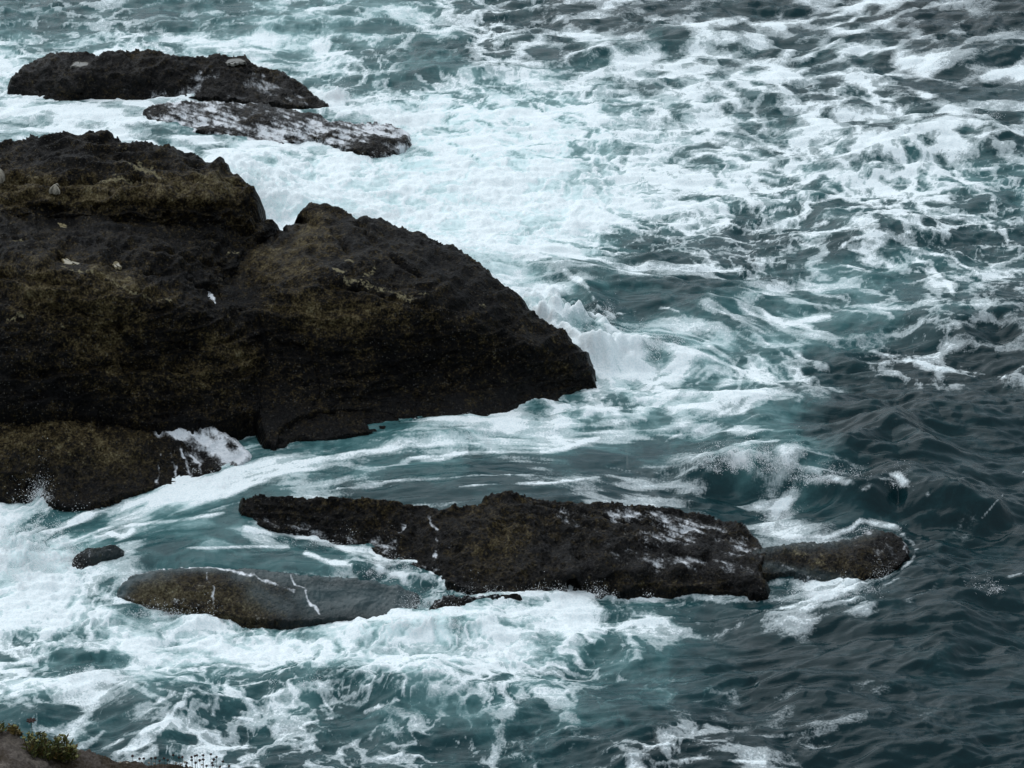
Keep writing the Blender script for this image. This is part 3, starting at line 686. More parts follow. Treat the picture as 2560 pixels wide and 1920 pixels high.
def build_rocks():
    R = {}
    R['back'] = rock('rock', 'low flat topped black rock farthest back at upper left, foam below it',
      [(28,226,0),(45,190,.3),(75,163,.5),(108,139,.7),(160,135,.75),(230,138,.78),(300,133,.8),(380,131,.8),(440,136,.78),(510,142,.7),(560,144,.67),(612,139,.68),(625,152,.64),(640,163,.55),(690,180,.42),(740,205,.3),(780,232,.18),(828,274,0),
       (780,272,.0),(740,272,.02),(650,262,.06),(550,254,.06),(430,253,.04),(290,250,.02),(230,252,0),(160,260,0),(110,247,0),(60,234,0)],
      [(120,165,.66),(300,160,.74),(450,162,.68),(600,162,.55),(200,190,.58),(350,195,.52),(480,185,.48),(620,190,.36),(200,225,.3),(350,225,.22),(500,222,.2),(650,225,.18),(740,245,.1)],
      wash=[(16,.8,[(480,200),(560,190),(640,200)]),(20,.75,[(380,235),(480,225),(560,215),(640,215),(720,240)]),(9,.75,[(500,180),(560,177),(620,182),(660,195)]),(7,.8,[(560,230),(640,225),(700,245),(760,262)]),(9,.6,[(90,215),(110,225),(75,245)]),(10,.5,[(140,190),(110,225)]),
            (26,.38,[(230,215),(330,225),(430,235)]),(6,.75,[(650,205),(700,222),(760,250)]),(8,.7,[(420,243),(520,243),(620,250)])],
      lichen=[(10,.28,[(170,200),(240,205)])], tone=[(60,-.25,[(200,160),(500,165)])], zs=1.0, drop=.6, grp=RG, flat=[(14,[(185,160),(212,158)]),(14,[(575,152),(606,150)])])
    R['wash'] = rock('rock', 'half drowned rock at upper left with white water pouring all over it',
      [(360,283,.0),(400,264,.16),(470,256,.22),(560,258,.24),(640,264,.24),(700,270,.22),(760,286,.2),(830,302,.17),(905,306,.17),(965,309,.16),(1005,322,.12),(1022,345,.05),(1010,370,0),(960,393,-.02),(900,393,-.02),(850,374,0),(790,350,.02),(720,362,.0),(640,356,0),(560,347,0),(480,332,0),(410,315,0),(370,298,0)],
      [(450,285,.24),(560,288,.27),(660,296,.27),(750,312,.24),(850,330,.22),(930,335,.22),(980,340,.16),(600,322,.13),(700,335,.13),(880,362,.1),(950,372,.08)],
      wash=[(7,1.3,[(360,284),(400,266),(470,258),(560,260),(640,266)]),(8,1.3,[(400,312),(480,330),(560,346),(640,354),(720,360)]),(9,1.2,[(960,310),(1008,325),(1020,348),(1005,372)]),(60,.98,[(380,290),(560,300),(700,320),(860,340),(1000,345)]),(16,.85,[(540,270),(640,275),(740,300)]),(14,.9,[(640,290),(620,340)]),(12,.85,[(770,320),(860,318),(960,318),(1005,335)]),(12,.8,[(420,310),(520,320),(600,345)]),(10,.85,[(500,262),(580,262)]),(14,.8,[(580,290),(550,330)])],
      drop=.6, grp=RG, step=2.2, amp=.9, zadd=.03, flow=(.8,-.6), tone=[(60,-.3,[(380,290),(1000,340)])])
    R['slab'] = rock('rock', 'broad layered dark slab at the left edge, its round nose above the white gap',
      [(-60,362,3.5),(60,362,3.5),(78,352,3.52),(110,350,3.55),(190,342,3.6),(250,343,3.58),(290,350,3.5),(350,366,3.42),(430,380,3.32),(500,392,3.22),(540,410,3.12),(568,432,3.02),(600,452,2.92),(622,477,2.8),(630,510,2.66),(626,545,2.48),(612,572,2.32)] + CD[::-1],
      [(100,430,3.42),(300,430,3.38),(450,440,3.24),(550,462,3.02),(0,510,3.2),(60,452,3.36),(160,455,3.38),(250,456,3.3),(340,450,3.3),(120,505,3.22),(250,498,3.24),(400,494,3.2),(520,500,3.04),(590,512,2.78),(300,520,3.05),(420,522,3.0),(540,530,2.75)],
      lichen=[(7,.75,[(305,420),(340,428),(362,436),(380,420)]),(6,.7,[(350,415),(365,432),(400,447)]),(5,.8,[(200,462),(250,463),(300,455),(352,450)]),(6,.5,[(280,445),(300,446)]),(5,.5,[(498,454),(508,456)]),(5,.5,[(282,495),(298,503)]),(5,.4,[(320,395),(300,372)]),(4,.5,[(60,452),(95,450)])],
      tone=[(45,.35,[(-40,490),(120,475),(350,480),(560,470)]),(34,-.5,[(230,525),(420,530),(600,545)]),(30,-.15,[(100,420),(480,410)])], zs=ZC, drop=3., grp=RG, bed=1.6, cracks=[(6,.16,[(-20,458),(160,462),(340,452),(480,462),(600,470)]),(6,.12,[(-20,402),(120,398),(300,405),(420,425)]),(7,.14,[(-20,512),(150,520),(300,512),(460,516),(620,520)]),(4,.08,[(180,380),(330,392),(500,425)]),(5,.1,[(240,520),(235,545)])])
    R['terrace'] = rock('rock', 'tall dark brown rock face at the left edge with stepped ledges and a white puddle',
      CD + [(640,577,2.15)] + DE[:-2] + [(600,1045,.7),(520,1062,.74),(470,1066,.76)] + FD[::-1],
      [(-60,690,2.9),(100,672,2.95),(170,684,2.92),(240,698,2.86),(330,731,2.7),(420,752,2.5),(500,768,2.3),(150,650,2.86),(290,658,2.8),(400,690,2.62),(500,722,2.3),(525,742,2.12),(150,628,2.95),(60,620,3.0),(280,612,2.95),(420,628,2.75),(560,655,2.25),(400,590,2.75),
       (0,790,2.35),(150,795,2.32),(300,830,2.05),(450,860,1.8),(560,880,1.6),(0,920,1.75),(150,930,1.65),(300,950,1.42),(450,975,1.2),(560,1000,.95)],
      wash=[(4,.8,[(655,787),(648,800),(650,830)])],
      lichen=[(5,.55,[(150,668),(200,690),(260,706),(330,735),(420,755)]),(6,.6,[(570,635),(585,640)]),(12,.5,[(30,800),(60,790)]),(8,.5,[(150,815),(155,825)]),(10,.35,[(100,780),(120,800)]),(26,.22,[(280,790),(270,840)]),(22,.2,[(540,830),(600,830)]),(20,.2,[(560,870),(540,900)]),(4,.6,[(35,614),(70,612)])],
      tone=[(70,.28,[(60,720),(230,740),(300,800)]),(60,.3,[(270,780),(270,860)]),(40,.35,[(540,850),(600,900)]),(30,-.5,[(0,760),(90,765)]),(26,-.4,[(180,770),(200,800)]),(40,-.35,[(0,850),(150,880)]),(36,-.6,[(560,690),(600,740),(650,770)]),(20,-.4,[(590,785),(650,790)]),(30,.3,[(240,690),(420,745)]),(36,-.3,[(380,650),(520,690)]),(50,.2,[(300,920),(500,940)])],
      zs=ZC, drop=3., grp=RG, bed=1.2, cracks=[(6,.13,[(120,640),(200,660),(320,672),(440,690),(520,725)]),(6,.12,[(0,762),(100,770),(200,780),(260,800)]),(5,.1,[(250,612),(400,640),(540,668)]),(5,.09,[(520,858),(640,852)]),(5,.09,[(300,790),(290,870),(330,960)]),(5,.1,[(-20,690),(80,700),(200,720)]),(4,.08,[(100,930),(300,915),(460,930)]),(5,.1,[(150,600),(300,590),(470,600),(600,625)])], flat=[(18,[(512,738),(536,746)]),(16,[(160,652),(180,656)]),(16,[(280,652),(296,662)]),(13,[(135,562),(165,566)])])
    R['nub'] = rock('rock', 'small black knob of rock at the foot of the white gap',
      [(596,586,2.3),(612,572,2.3),(628,566,2.3),(648,556,2.28),(668,557,2.25),(680,568,2.15),(692,584,2.05),(660,606,2.05),(620,600,2.15)],
      [(650,575,2.28),(635,585,2.25)], tone=[(60,-.5,[(600,580),(690,580)])], zs=ZC, drop=3., grp=RG)
    R['main'] = rock('rock', 'largest dark boulder with a high crest sloping down to a rounded point in the surf',
      [(690,582,2.0),(715,582,2.1),(725,571,2.2),(735,558,2.3),(757,546,2.42),(763,531,2.52),(775,518,2.6),(800,513,2.62),(830,519,2.6),(865,532,2.55),(909,547,2.5),(950,553,2.45),(985,570,2.36),(1039,582,2.3),(1060,590,2.26),(1100,613,2.15),(1150,638,2.05),(1195,661,1.95),(1207,680,1.9),(1226,696,1.85),(1260,716,1.7),(1300,750,1.5),(1340,790,1.28),(1380,822,1.1),(1410,840,.98),(1427,862,.88),(1455,885,.7),(1470,905,.58),(1483,935,.4),(1479,960,.22),(1466,985,.06),
       (1455,991,.04),(1400,1015,.12),(1330,1025,.2),(1270,1035,.28),(1215,1046,.35),(1190,1062,.36),(1120,1060,.4),(1050,1053,.43),(1010,1044,.46),(960,1034,.5),(870,1026,.6),(800,1032,.64),(740,1052,.62),(700,1082,.56)] + DE[::-1][:-1],
      [(690,760,2.0),(660,785,1.86),(760,735,2.22),(850,712,2.28),(950,732,2.16),(1050,762,2.0),(1200,812,1.62),(1330,862,1.15),(1430,902,.7),(760,640,2.45),(850,600,2.52),(880,660,2.42),(700,650,2.3),(660,660,2.2),(1000,650,2.3),(1100,700,2.1),(770,560,2.46),(800,572,2.5),(620,720,1.95),
       (760,880,1.38),(900,890,1.3),(1050,900,1.14),(1200,920,.85),(1340,950,.48),(760,985,.86),(900,985,.78),(1050,1000,.56),(1200,1000,.5)],
      lichen=[(6,.85,[(835,686),(858,692)]),(5,.8,[(865,655),(880,658)]),(9,.6,[(860,705),(900,712),(940,722),(960,730)]),(8,.55,[(935,680),(925,690),(905,695)]),(11,.58,[(960,728),(985,738),(1000,745),(1030,755)]),(6,.55,[(1050,745),(1062,748)]),(10,.4,[(940,790),(945,780)]),(10,.35,[(1215,770),(1195,760)]),(26,.22,[(1000,770),(1100,800),(1250,850)]),(14,.3,[(1230,880),(1240,900)]),(14,.28,[(1070,870),(1060,900)]),(30,.2,[(1100,940),(1300,960)]),(8,.35,[(770,610),(780,615)])],
      tone=[(60,.3,[(650,680),(760,640),(790,580)]),(60,.25,[(700,760),(840,800),(960,790)]),(40,-.35,[(860,620),(900,690),(1060,730),(1200,790)]),(26,-.45,[(770,545),(840,560),(870,620)]),(50,-.1,[(1000,620),(1250,740)]),(40,-.3,[(640,740),(660,700)]),(40,-.35,[(650,1000),(900,990)]),(60,-.1,[(700,900),(900,900)])],
      zs=ZC, drop=1.6, grp=RG, bed=1.6, amp=.62, cracks=[(9,.2,[(758,552),(800,560),(846,585),(874,630),(884,690)]),(6,.12,[(690,600),(640,650),(590,690),(550,722)]),(7,.12,[(810,715),(900,728),(980,752),(1060,770)]),(4,.08,[(560,858),(640,850),(760,866)]),(5,.1,[(900,560),(940,620),(990,660),(1050,690)]),(4,.07,[(770,860),(800,940),(790,1010)]),(4,.07,[(1080,790),(1090,880),(1130,960)]),(4,.06,[(700,930),(860,945),(1000,930)])])
    R['foot'] = rock('rock', 'low black foot of rock before the largest boulder, edged by a foam line',
      [(690,1122,.46),(698,1080,.6),(740,1038,.68),(800,1018,.69),(830,1014,.68),(870,1010,.66),(910,1011,.63),(960,1019,.58),(1012,1032,.53),(1046,1050,.47),(1050,1098,.36),(1000,1098,.4),(950,1096,.42),(900,1099,.44),(860,1102,.45),(800,1106,.45),(740,1107,.45),(710,1122,.44)],
      [(850,1060,.62),(780,1070,.62),(950,1065,.52)],
      wash=[(4,1.7,[(856,1013),(912,1014),(962,1024),(1015,1038),(1044,1054)]),(7,.6,[(1020,1060),(1045,1095)]),(3,.6,[(955,1060),(958,1095)]),(3,.5,[(990,1075),(992,1098)]),(10,.35,[(870,1050),(1000,1070)])],
      drop=.8, grp=RG, tone=[(80,-.1,[(700,1090),(1000,1080)])])
    R['low'] = rock('rock', 'rounded olive brown rock at the left edge, thin waterfalls at its right end',
      FD + [(440,1062,.8),(500,1064,.77),(545,1080,.7),(595,1110,.6),(625,1140,.5),(605,1165,.4),(560,1180,.34),(500,1197,.28),(470,1206,.24),(430,1221,.2),(380,1233,.16),(300,1249,.17),(230,1269,.13),(180,1271,.11),(140,1266,.1),(122,1250,.12),(116,1229,.14),(106,1218,.15),(65,1246,.1),(0,1246,.1),(-60,1246,.1)],
      [(50,1100,.92),(200,1100,.88),(330,1110,.74),(450,1115,.62),(0,1160,.6),(100,1180,.48),(250,1180,.45),(380,1180,.36),(450,1165,.38),(520,1130,.5),(200,1235,.14)],
      wash=[(22,1.9,[(400,1072),(450,1082),(520,1108),(580,1140),(612,1160)]),(20,1.9,[(470,1064),(530,1080),(580,1105),(625,1140)]),(5,1.25,[(400,1145),(396,1190),(394,1226)]),(5,1.25,[(424,1140),(438,1170),(446,1212)]),(5,1.25,[(450,1128),(466,1160),(478,1200)]),(5,1.25,[(475,1135),(498,1160),(503,1190)]),(34,.5,[(420,1130),(520,1160),(580,1170)]),(3,.8,[(335,1059),(350,1063),(380,1070)]),(3,.45,[(50,1140),(35,1190),(30,1240)]),(3,.4,[(145,1145),(118,1205)]),(14,.3,[(180,1265),(230,1250)])],
      lichen=[(30,.26,[(100,1080),(200,1110)]),(14,.38,[(170,1150),(180,1140)]),(12,.36,[(215,1150),(210,1165)]),(14,.34,[(235,1130),(260,1120)]),(24,.25,[(60,1060),(60,1040)]),(30,.2,[(300,1120),(220,1190)])],
      tone=[(90,.28,[(20,1090),(180,1120),(300,1130)]),(60,.1,[(150,1220),(300,1220)]),(36,-.4,[(420,1170),(510,1160)])], drop=.8, grp=RG)
    R['front'] = rock('rock', 'long ridge of black rock in the foreground, its right half veiled by running water',
      [(606,1250,.58),(640,1242,.63),(720,1244,.65),(800,1250,.64),(900,1256,.62),(1000,1265,.6),(1080,1270,.6),(1150,1272,.61),(1195,1262,.66),(1213,1240,.78),(1260,1235,.84),(1330,1245,.78),(1420,1262,.7),(1500,1264,.64),(1600,1272,.58),(1700,1280,.5),(1780,1292,.42),(1840,1318,.32),(1890,1352,.22),(1915,1396,.16),(1890,1432,.16),(1908,1465,.18),(1915,1487,.04),
       (1860,1491,.0),(1800,1486,.02),(1750,1479,.03),(1700,1476,.04),(1606,1484,.0),(1540,1486,0),(1480,1483,0),(1423,1477,.02),(1350,1482,.03),(1285,1498,.0),(1230,1491,.04),(1170,1483,.06),(1118,1465,.06),(1098,1442,.07),(1060,1425,.08),(1000,1412,.08),(958,1394,.1),(930,1372,.12),(871,1362,.12),(828,1351,.14),(785,1337,.18),(727,1333,.2),(660,1326,.24),(622,1316,.28),(609,1290,.38)],
      [(1300,1330,.58),(1300,1420,.34),(1250,1290,.74),(1450,1330,.5),(1526,1330,.52),(1627,1364,.43),(1743,1393,.33),(1850,1410,.2),(1560,1350,.42),(1600,1330,.42),(1700,1360,.34),(1800,1360,.24),(1650,1390,.30),(1760,1412,.2),(1450,1400,.32),(1600,1405,.26),(1700,1414,.22),(1150,1330,.5),(1000,1330,.36),(850,1310,.36),(700,1290,.4),(1200,1400,.4),(1430,1440,.36),(1500,1426,.38),(1600,1421,.37),(1700,1424,.34),(1800,1432,.29),(1870,1448,.22)],
      wash=[(18,.9,[(1520,1290),(1600,1290),(1700,1310),(1800,1345)]),(30,.85,[(1640,1300),(1740,1330),(1850,1370)]),(30,.8,[(1560,1345),(1660,1345),(1780,1380),(1890,1400)]),(26,.78,[(1510,1370),(1580,1400),(1680,1412),(1800,1425),(1900,1450)]),(10,.55,[(1620,1330),(1700,1355),(1800,1395)]),(10,.6,[(1480,1365),(1560,1395),(1640,1412)]),(40,.5,[(1420,1290),(1500,1330),(1560,1370)]),
            (6,.9,[(1076,1300),(1098,1350),(1092,1400)]),(9,.95,[(1132,1370),(1105,1420),(1085,1445)]),(9,.95,[(1010,1320),(985,1360),(955,1395)]),(7,.6,[(1000,1350),(975,1385)]),(26,.6,[(640,1310),(760,1325),(880,1350),(960,1370)]),(4,.5,[(660,1270),(645,1310)]),(4,.5,[(700,1280),(690,1320)]),(4,.45,[(900,1310),(880,1350)]),(7,.7,[(1060,1420),(1095,1430)]),(3,.7,[(1430,1475),(1432,1445)]),(3,.6,[(1400,1480),(1405,1455)]),(4,.7,[(1830,1440),(1880,1448),(1910,1475)])],
      lichen=[(40,.22,[(1250,1300),(1300,1400)]),(30,.2,[(1100,1300),(1180,1350)]),(30,.24,[(1480,1455),(1780,1460)]),(24,.2,[(760,1290),(960,1300)])],
      tone=[(70,.2,[(1230,1290),(1280,1420)]),(15,-1.1,[(1330,1262),(1440,1320),(1530,1345),(1630,1375),(1745,1405),(1850,1420)]),(12,.2,[(1480,1462),(1800,1465)]),(12,-.8,[(1450,1430),(1850,1440)]),(16,-.8,[(640,1255),(900,1268),(1150,1280)])],
      drop=.9, grp=RG, bed=.7, zadd=.05, flow=(.84,-.55), cracks=[(6,.09,[(1440,1318),(1530,1345),(1630,1378),(1745,1408),(1870,1428)]),(5,.07,[(1340,1262),(1480,1300),(1600,1312),(1760,1335)]),(5,.06,[(1215,1250),(1190,1330),(1140,1390)])])
    R['chip'] = rock('rock', 'small dark stump of rock low in the foam under the foreground ridge',
      [(1072,1540,0),(1078,1516,.1),(1088,1501,.16),(1112,1491,.22),(1160,1494,.24),(1230,1487,.22),(1285,1482,.2),(1312,1490,.12),(1240,1503,.1),(1200,1522,.03),(1150,1549,-.02),(1110,1549,-.02)],
      [(1130,1515,.16),(1180,1508,.15)], wash=[(4,.8,[(1085,1512),(1110,1494),(1160,1496),(1240,1490)]),(8,.5,[(1080,1530),(1090,1510)])], drop=.5, grp=RG, step=2.2, amp=.7, zadd=.10)
    R['tail'] = rock('rock', 'low tan and black rock right of the foreground ridge, rimmed by foam',
      [(1830,1402,.2),(1870,1384,.22),(1925,1372,.24),(1980,1364,.24),(2065,1360,.24),(2130,1347,.25),(2190,1326,.25),(2236,1336,.22),(2262,1360,.17),(2268,1390,.1),(2252,1415,.05),(2192,1442,0),(2120,1454,0),(2040,1450,0),(1980,1434,.03),(1920,1446,.02),(1850,1440,.08)],
      [(2000,1395,.2),(2080,1390,.25),(2160,1375,.27),(2220,1370,.22),(2120,1425,.13),(2200,1410,.12),(2040,1425,.12)],
      wash=[(6,.9,[(1930,1374),(2000,1366),(2070,1362),(2130,1348),(2190,1330)]),(24,.45,[(2140,1370),(2220,1375),(2230,1400)]),(30,.3,[(2000,1400),(2100,1430)]),(6,.8,[(1945,1410),(1985,1432),(2040,1450)]),(5,.85,[(2240,1338),(2264,1365),(2266,1392)])],
      lichen=[(26,.36,[(1980,1390),(2060,1405),(2130,1425)])], tone=[(60,.2,[(1980,1395),(2150,1415)]),(30,-.3,[(2100,1370),(2220,1360)])], drop=.5, grp=RG, step=2.2, amp=.7, zadd=.06, film_at=[(14,.5,[(1885,1395),(1930,1374),(2070,1362),(2190,1330)]),(14,.5,[(1900,1420),(1990,1432),(2120,1452)])])
    R['stub'] = rock('rock', 'small black rock at lower left with water curling over its top',
      [(181,1430,.02),(184,1405,.14),(190,1386,.24),(220,1374,.3),(270,1366,.34),(298,1369,.32),(306,1388,.22),(292,1401,.14),(250,1412,.08),(216,1440,.0),(196,1454,-.02)],
      [(230,1395,.24),(270,1385,.27),(205,1420,.12)], wash=[(4,.8,[(225,1380),(222,1400),(228,1415)]),(3,.8,[(250,1400),(262,1380),(290,1372)]),(3,.8,[(300,1372),(304,1392)]),(5,.6,[(190,1390),(230,1374),(290,1368)])], drop=.4, grp=RG, step=1.8, amp=.6, zadd=.05, film_at=[(30,.35,[(240,1390),(290,1385)])])
    R['sunk'] = rock('rock', 'smooth brown rock at lower left under thin grey water with white threads',
      [(292,1490,.02),(300,1462,.16),(325,1440,.26),(400,1424,.36),(500,1417,.41),(620,1423,.41),(760,1438,.37),(880,1448,.3),(990,1462,.22),(1045,1482,.08),(1040,1520,0),(960,1546,0),(830,1549,0),(720,1556,0),(620,1546,-.02),(540,1531,-.02),(450,1519,0),(380,1511,0),(320,1501,0)],
      [(420,1455,.31),(560,1458,.34),(700,1475,.28),(850,1490,.18),(950,1500,.12),(600,1510,.14),(450,1495,.12),(760,1530,.08)],
      wash=[(3.5,1.3,[(330,1438),(405,1424),(492,1418),(596,1422)]),(4,1.3,[(544,1420),(608,1436),(640,1446),(692,1466),(735,1478)]),(4,1.2,[(727,1440),(738,1463),(759,1472),(770,1498),(799,1537)]),(4,1.2,[(515,1432),(530,1472),(536,1514)]),(3,.8,[(490,1468),(520,1462)]),(2.5,.7,[(840,1452),(880,1486),(895,1518)]),(2.5,.6,[(560,1450),(590,1470)]),(10,.55,[(318,1490),(330,1500)]),(14,.5,[(430,1510),(460,1500)]),(12,.4,[(640,1540),(700,1545)]),(40,.22,[(300,1490),(320,1450)]),(30,.25,[(880,1530),(1010,1500)])],
      film_at=[(15,1.,[(296,1490),(320,1455),(400,1424),(500,1416),(640,1422),(760,1438),(900,1450),(1040,1475)]),(22,.5,[(300,1480),(340,1445),(420,1428)]),(30,.85,[(600,1425),(760,1450)]),(60,.95,[(780,1490),(1000,1500)]),(30,.6,[(640,1480),(720,1520)])],
      lichen=[(30,.3,[(400,1465),(520,1480)]),(26,.3,[(560,1490),(620,1510)])], tone=[(70,.45,[(360,1470),(480,1480),(620,1505)])], drop=.5, grp=RG, amp=.4, bed=0, zadd=.055)
    return R

# ------------------------------------------------------------------ puddles and loose stones on the rocks
def blob_mesh(name, pts, on, mat, th=0.05, dome=0.0, lift=0.005):
    """a flat pool (or a low stone) from its outline in reference pixels, at the height of the rock beneath"""
    c = np.mean(pts, 0)
    P0 = [on(*p) for p in pts] + [on(*c)]
    P0 = [p for p in P0 if p is not None]
    z = float(np.median([p[2] for p in P0])) + lift
    ring = []
    for a, b in zip(pts, pts[1:] + pts[:1]):
        for k in range(4):
            t = k / 4; q = (a[0] + (b[0] - a[0]) * t, a[1] + (b[1] - a[1]) * t)
            ring.append((q[0] + 2.6 * math.sin(q[0] * .9 + q[1]), q[1] + 1.3 * math.sin(q[1] * 1.7 - q[0])))
    r = np.array([unproj(np.array(float(p[0])), np.array(float(p[1])), z) for p in ring], float)
    cc = r.mean(0); n = len(r); V = []; Q = []
    for s, dz in ((1.0, -th), (1.0, 0.0), (.82, dome * .5), (.5, dome * .85), (.12, dome)):
        q = cc + (r - cc) * s; q[:, 2] = z + dz; V.append(q)
    for k in range(4):
        for i in range(n): Q.append((k * n + i, k * n + (i + 1) % n, (k + 1) * n + (i + 1) % n, (k + 1) * n + i))
    V = np.concatenate(V + [cc[None] + [[0, 0, dome]]])
    for i in range(n): Q.append((4 * n + i, 4 * n + (i + 1) % n, 5 * n, 5 * n))
    me = bpy.data.meshes.new(name)
    me.from_pydata([tuple(v) for v in V - cc], [], [q if q[2] != q[3] else q[:3] for q in Q])
    for p in me.polygons: p.use_smooth = True
    me.materials.append(mat); o = bpy.data.objects.new(name, me); COL.objects.link(o); o.location = cc
    return o

def pool_mat(name, c):
    M = N(name); P = M.pos(); n = M.noise(P, 14, 4)
    M.principled(Base_Color=M.mix(n, tuple(v * .75 for v in c[:3]) + (1,), c), Roughness=.12, IOR=1.33, Normal=M.bump(n, .15, .01)); return M.m

def build_pools(R):
    tan = pool_mat('shallow pool water', (.20, .17, .10, 1)); white = pool_mat('foamy pool water', (.66, .69, .72, 1)); grey = pool_mat('grey pool water', (.17, .165, .145, 1))
    stone = plain_mat('pale stone', (.12, .11, .085, 1), (.24, .22, .18, 1), 30, .85)
    t = R['terrace'][1]; b = R['back'][1]; s = R['slab'][1]
    G = 'small pools left on the rocks'
    for nm, pts, on, m, lab in [
      ('rock_pool', [(493,730),(505,728),(524,730),(533,738),(539,750),(537,757),(526,753),(520,748),(524,743),(508,740)], t, white, 'small bright white foamy puddle in the crack beside the largest boulder'),
      ('rock_pool', [(155,646),(166,645),(178,650),(192,656),(205,662),(196,663),(182,660),(160,659)], t, tan, 'tan puddle with a dark pit at its left end on the left ledge'),
      ('rock_pool', [(270,653),(278,648),(292,652),(302,662),(302,669),(290,667),(276,661)], t, tan, 'dull round tan puddle to the right of another on the left ledge'),
      ('rock_pool', [(130,562),(145,557),(160,559),(170,567),(168,571),(152,567)], t, tan, 'narrow pale yellow puddle just under the upper slab'),
      ('rock_pool', [(173,166),(182,157),(198,153),(222,156),(226,160),(212,165),(195,166)], b, grey, 'pale puddle near the left end of the farthest rock'),
      ('rock_pool', [(565,158),(560,149),(578,146),(600,145),(610,149),(616,156),(600,156),(585,161)], b, grey, 'pale puddle by the notch at the right end of the farthest rock')]:
        tag(blob_mesh(nm, pts, on, m), lab, 'puddle', G)
    tag(blob_mesh('stone', [(121,476),(132,469),(148,463),(146,472),(149,480),(132,479)], s, stone, .05, .09), 'small pale pointed stone lying on the upper slab', 'stone')
    tag(blob_mesh('stone', [(-6,424),(3,428),(10,436),(11,446),(5,452),(-6,450)], s, stone, .06, .12), 'pale stone cut off by the left edge of the picture', 'stone')

# ------------------------------------------------------------------ the cliff edge the viewer stands on
def zat(px, py, y):
    b = (960.0 - py) / FPX
    return CH + y * (-sP + b * cP) / (cP + b * sP)

def build_cliff():
    M = N('cliff rock'); P = M.pos(); tone = M.attr('tone')
    n1 = M.noise(P, 9, 5, .65); n2 = M.noise(P, 60, 6, .7)
    v = M.math('ADD', M.math('ADD', M.math('MULTIPLY', n1, .5), M.math('MULTIPLY', n2, .5)), M.math('MULTIPLY', M.math('SUBTRACT', tone, .5), .5))
    x = M.n('ValToRGB'); M.put(x.inputs[0], v); cr = x.color_ramp
    cr.elements[0].position = .30; cr.elements[0].color = (.008, .006, .004, 1)
    cr.elements[1].position = .78; cr.elements[1].color = (.17, .145, .12, 1)
    e = cr.elements.new(.46); e.color = (.028, .019, .009, 1); e = cr.elements.new(.6); e.color = (.07, .058, .05, 1)
    M.principled(Base_Color=x.outputs[0], Roughness=.9, Specular_IOR_Level=.2, Normal=M.bump(n2, .8, .012))
    Y = 14.0
    top = [(-300,1795),(-100,1816),(0,1827),(20,1831),(45,1842),(60,1853),(100,1870),(150,1877),(195,1879),(225,1882),(250,1893),(285,1905),(330,1909),(400,1911),(440,1914),(480,1923),(560,1946),(700,2010)]
    out = [(a, b, zat(a, b, Y)) for a, b in top] + [(700,2160,zat(700,2160,13.1)),(-300,2160,zat(-300,2160,13.1))]
    inn = [(20,1850,zat(20,1850,13.92)),(40,1890,zat(40,1890,13.7)),(100,1905,zat(100,1905,13.75)),(200,1910,zat(200,1910,13.86)),(300,1925,zat(300,1925,13.9)),(0,1935,zat(0,1935,13.5)),(300,2000,zat(300,2000,13.6)),(100,2030,zat(100,2030,13.4))]
    o, on = rock('cliff', 'brown and grey edge of the near cliff at the bottom left corner', out, inn, zs=1.0, drop=20., depth_k=.16, mat=M.m, cat='cliff', kind='structure', tone=[(34,.35,[(20,1850),(60,1890),(90,1915)]),(20,-.5,[(5,1880),(28,1900)]),(18,-.35,[(300,1916),(440,1920)]),(12,.3,[(5,1915),(18,1920)]),(26,.1,[(200,1885),(260,1900)])], step=2.0, bed=.4)
    return o, on

def leaf_mesh(name, items, mat, parent=None, rnd=None):
    """narrow fleshy leaves: (base, direction, length, width)"""
    V = []; Q = []
    for (b, d, L, w) in items:
        d = np.array(d) / np.linalg.norm(d); s = np.cross(d, rng.normal(size=3)); s /= np.linalg.norm(s) + 1e-9; u = np.cross(d, s)
        k = len(V)
        for t, ww, bend in ((0, .25, 0), (.35, .9, .06), (.75, .8, .02), (1, .1, -.10)):
            c = np.array(b) + d * L * t + u * bend * L
            V += [c - s * w * ww * .5, c + s * w * ww * .5 + u * w * .15]
        Q += [(k, k + 1, k + 3, k + 2), (k + 2, k + 3, k + 5, k + 4), (k + 4, k + 5, k + 7, k + 6)]
    return make_mesh(name, np.array(V), np.array(Q), mat, parent)

def tube_mesh(name, paths, mat, parent=None):
    V = []; Q = []
    for pts, r0, r1 in paths:
        pts = [np.array(p, float) for p in pts]; n = len(pts)
        for i, p in enumerate(pts):
            r = r0 + (r1 - r0) * i / (n - 1); k = len(V)
            for a in range(5):
                an = a * 2 * math.pi / 5; V.append(p + np.array([math.cos(an) * r, math.sin(an) * r, 0]))
            if i:
                for a in range(5): Q.append((k - 5 + a, k - 5 + (a + 1) % 5, k + (a + 1) % 5, k + a))
    return make_mesh(name, np.array(V), np.array(Q), mat, parent)

def lump_mesh(name, items, mat, parent=None):
    """small knobbly heads: (centre, radius, flatness)"""
    V = []; Q = []
    for c, r, fl in items:
        k = len(V); m, n = 4, 7
        for i in range(m + 1):
            for j in range(n):
                th = math.pi * i / m; ph = 2 * math.pi * j / n + i * .3; rr = r * (1 + .28 * rng.normal())
                V.append((c[0] + rr * math.sin(th) * math.cos(ph), c[1] + rr * math.sin(th) * math.sin(ph), c[2] + rr * fl * math.cos(th)))
        for i in range(m):
            for j in range(n): Q.append((k + i * n + j, k + i * n + (j + 1) % n, k + (i + 1) * n + (j + 1) % n, k + (i + 1) * n + j))
    return make_mesh(name, np.array(V), np.array(Q), mat, parent)

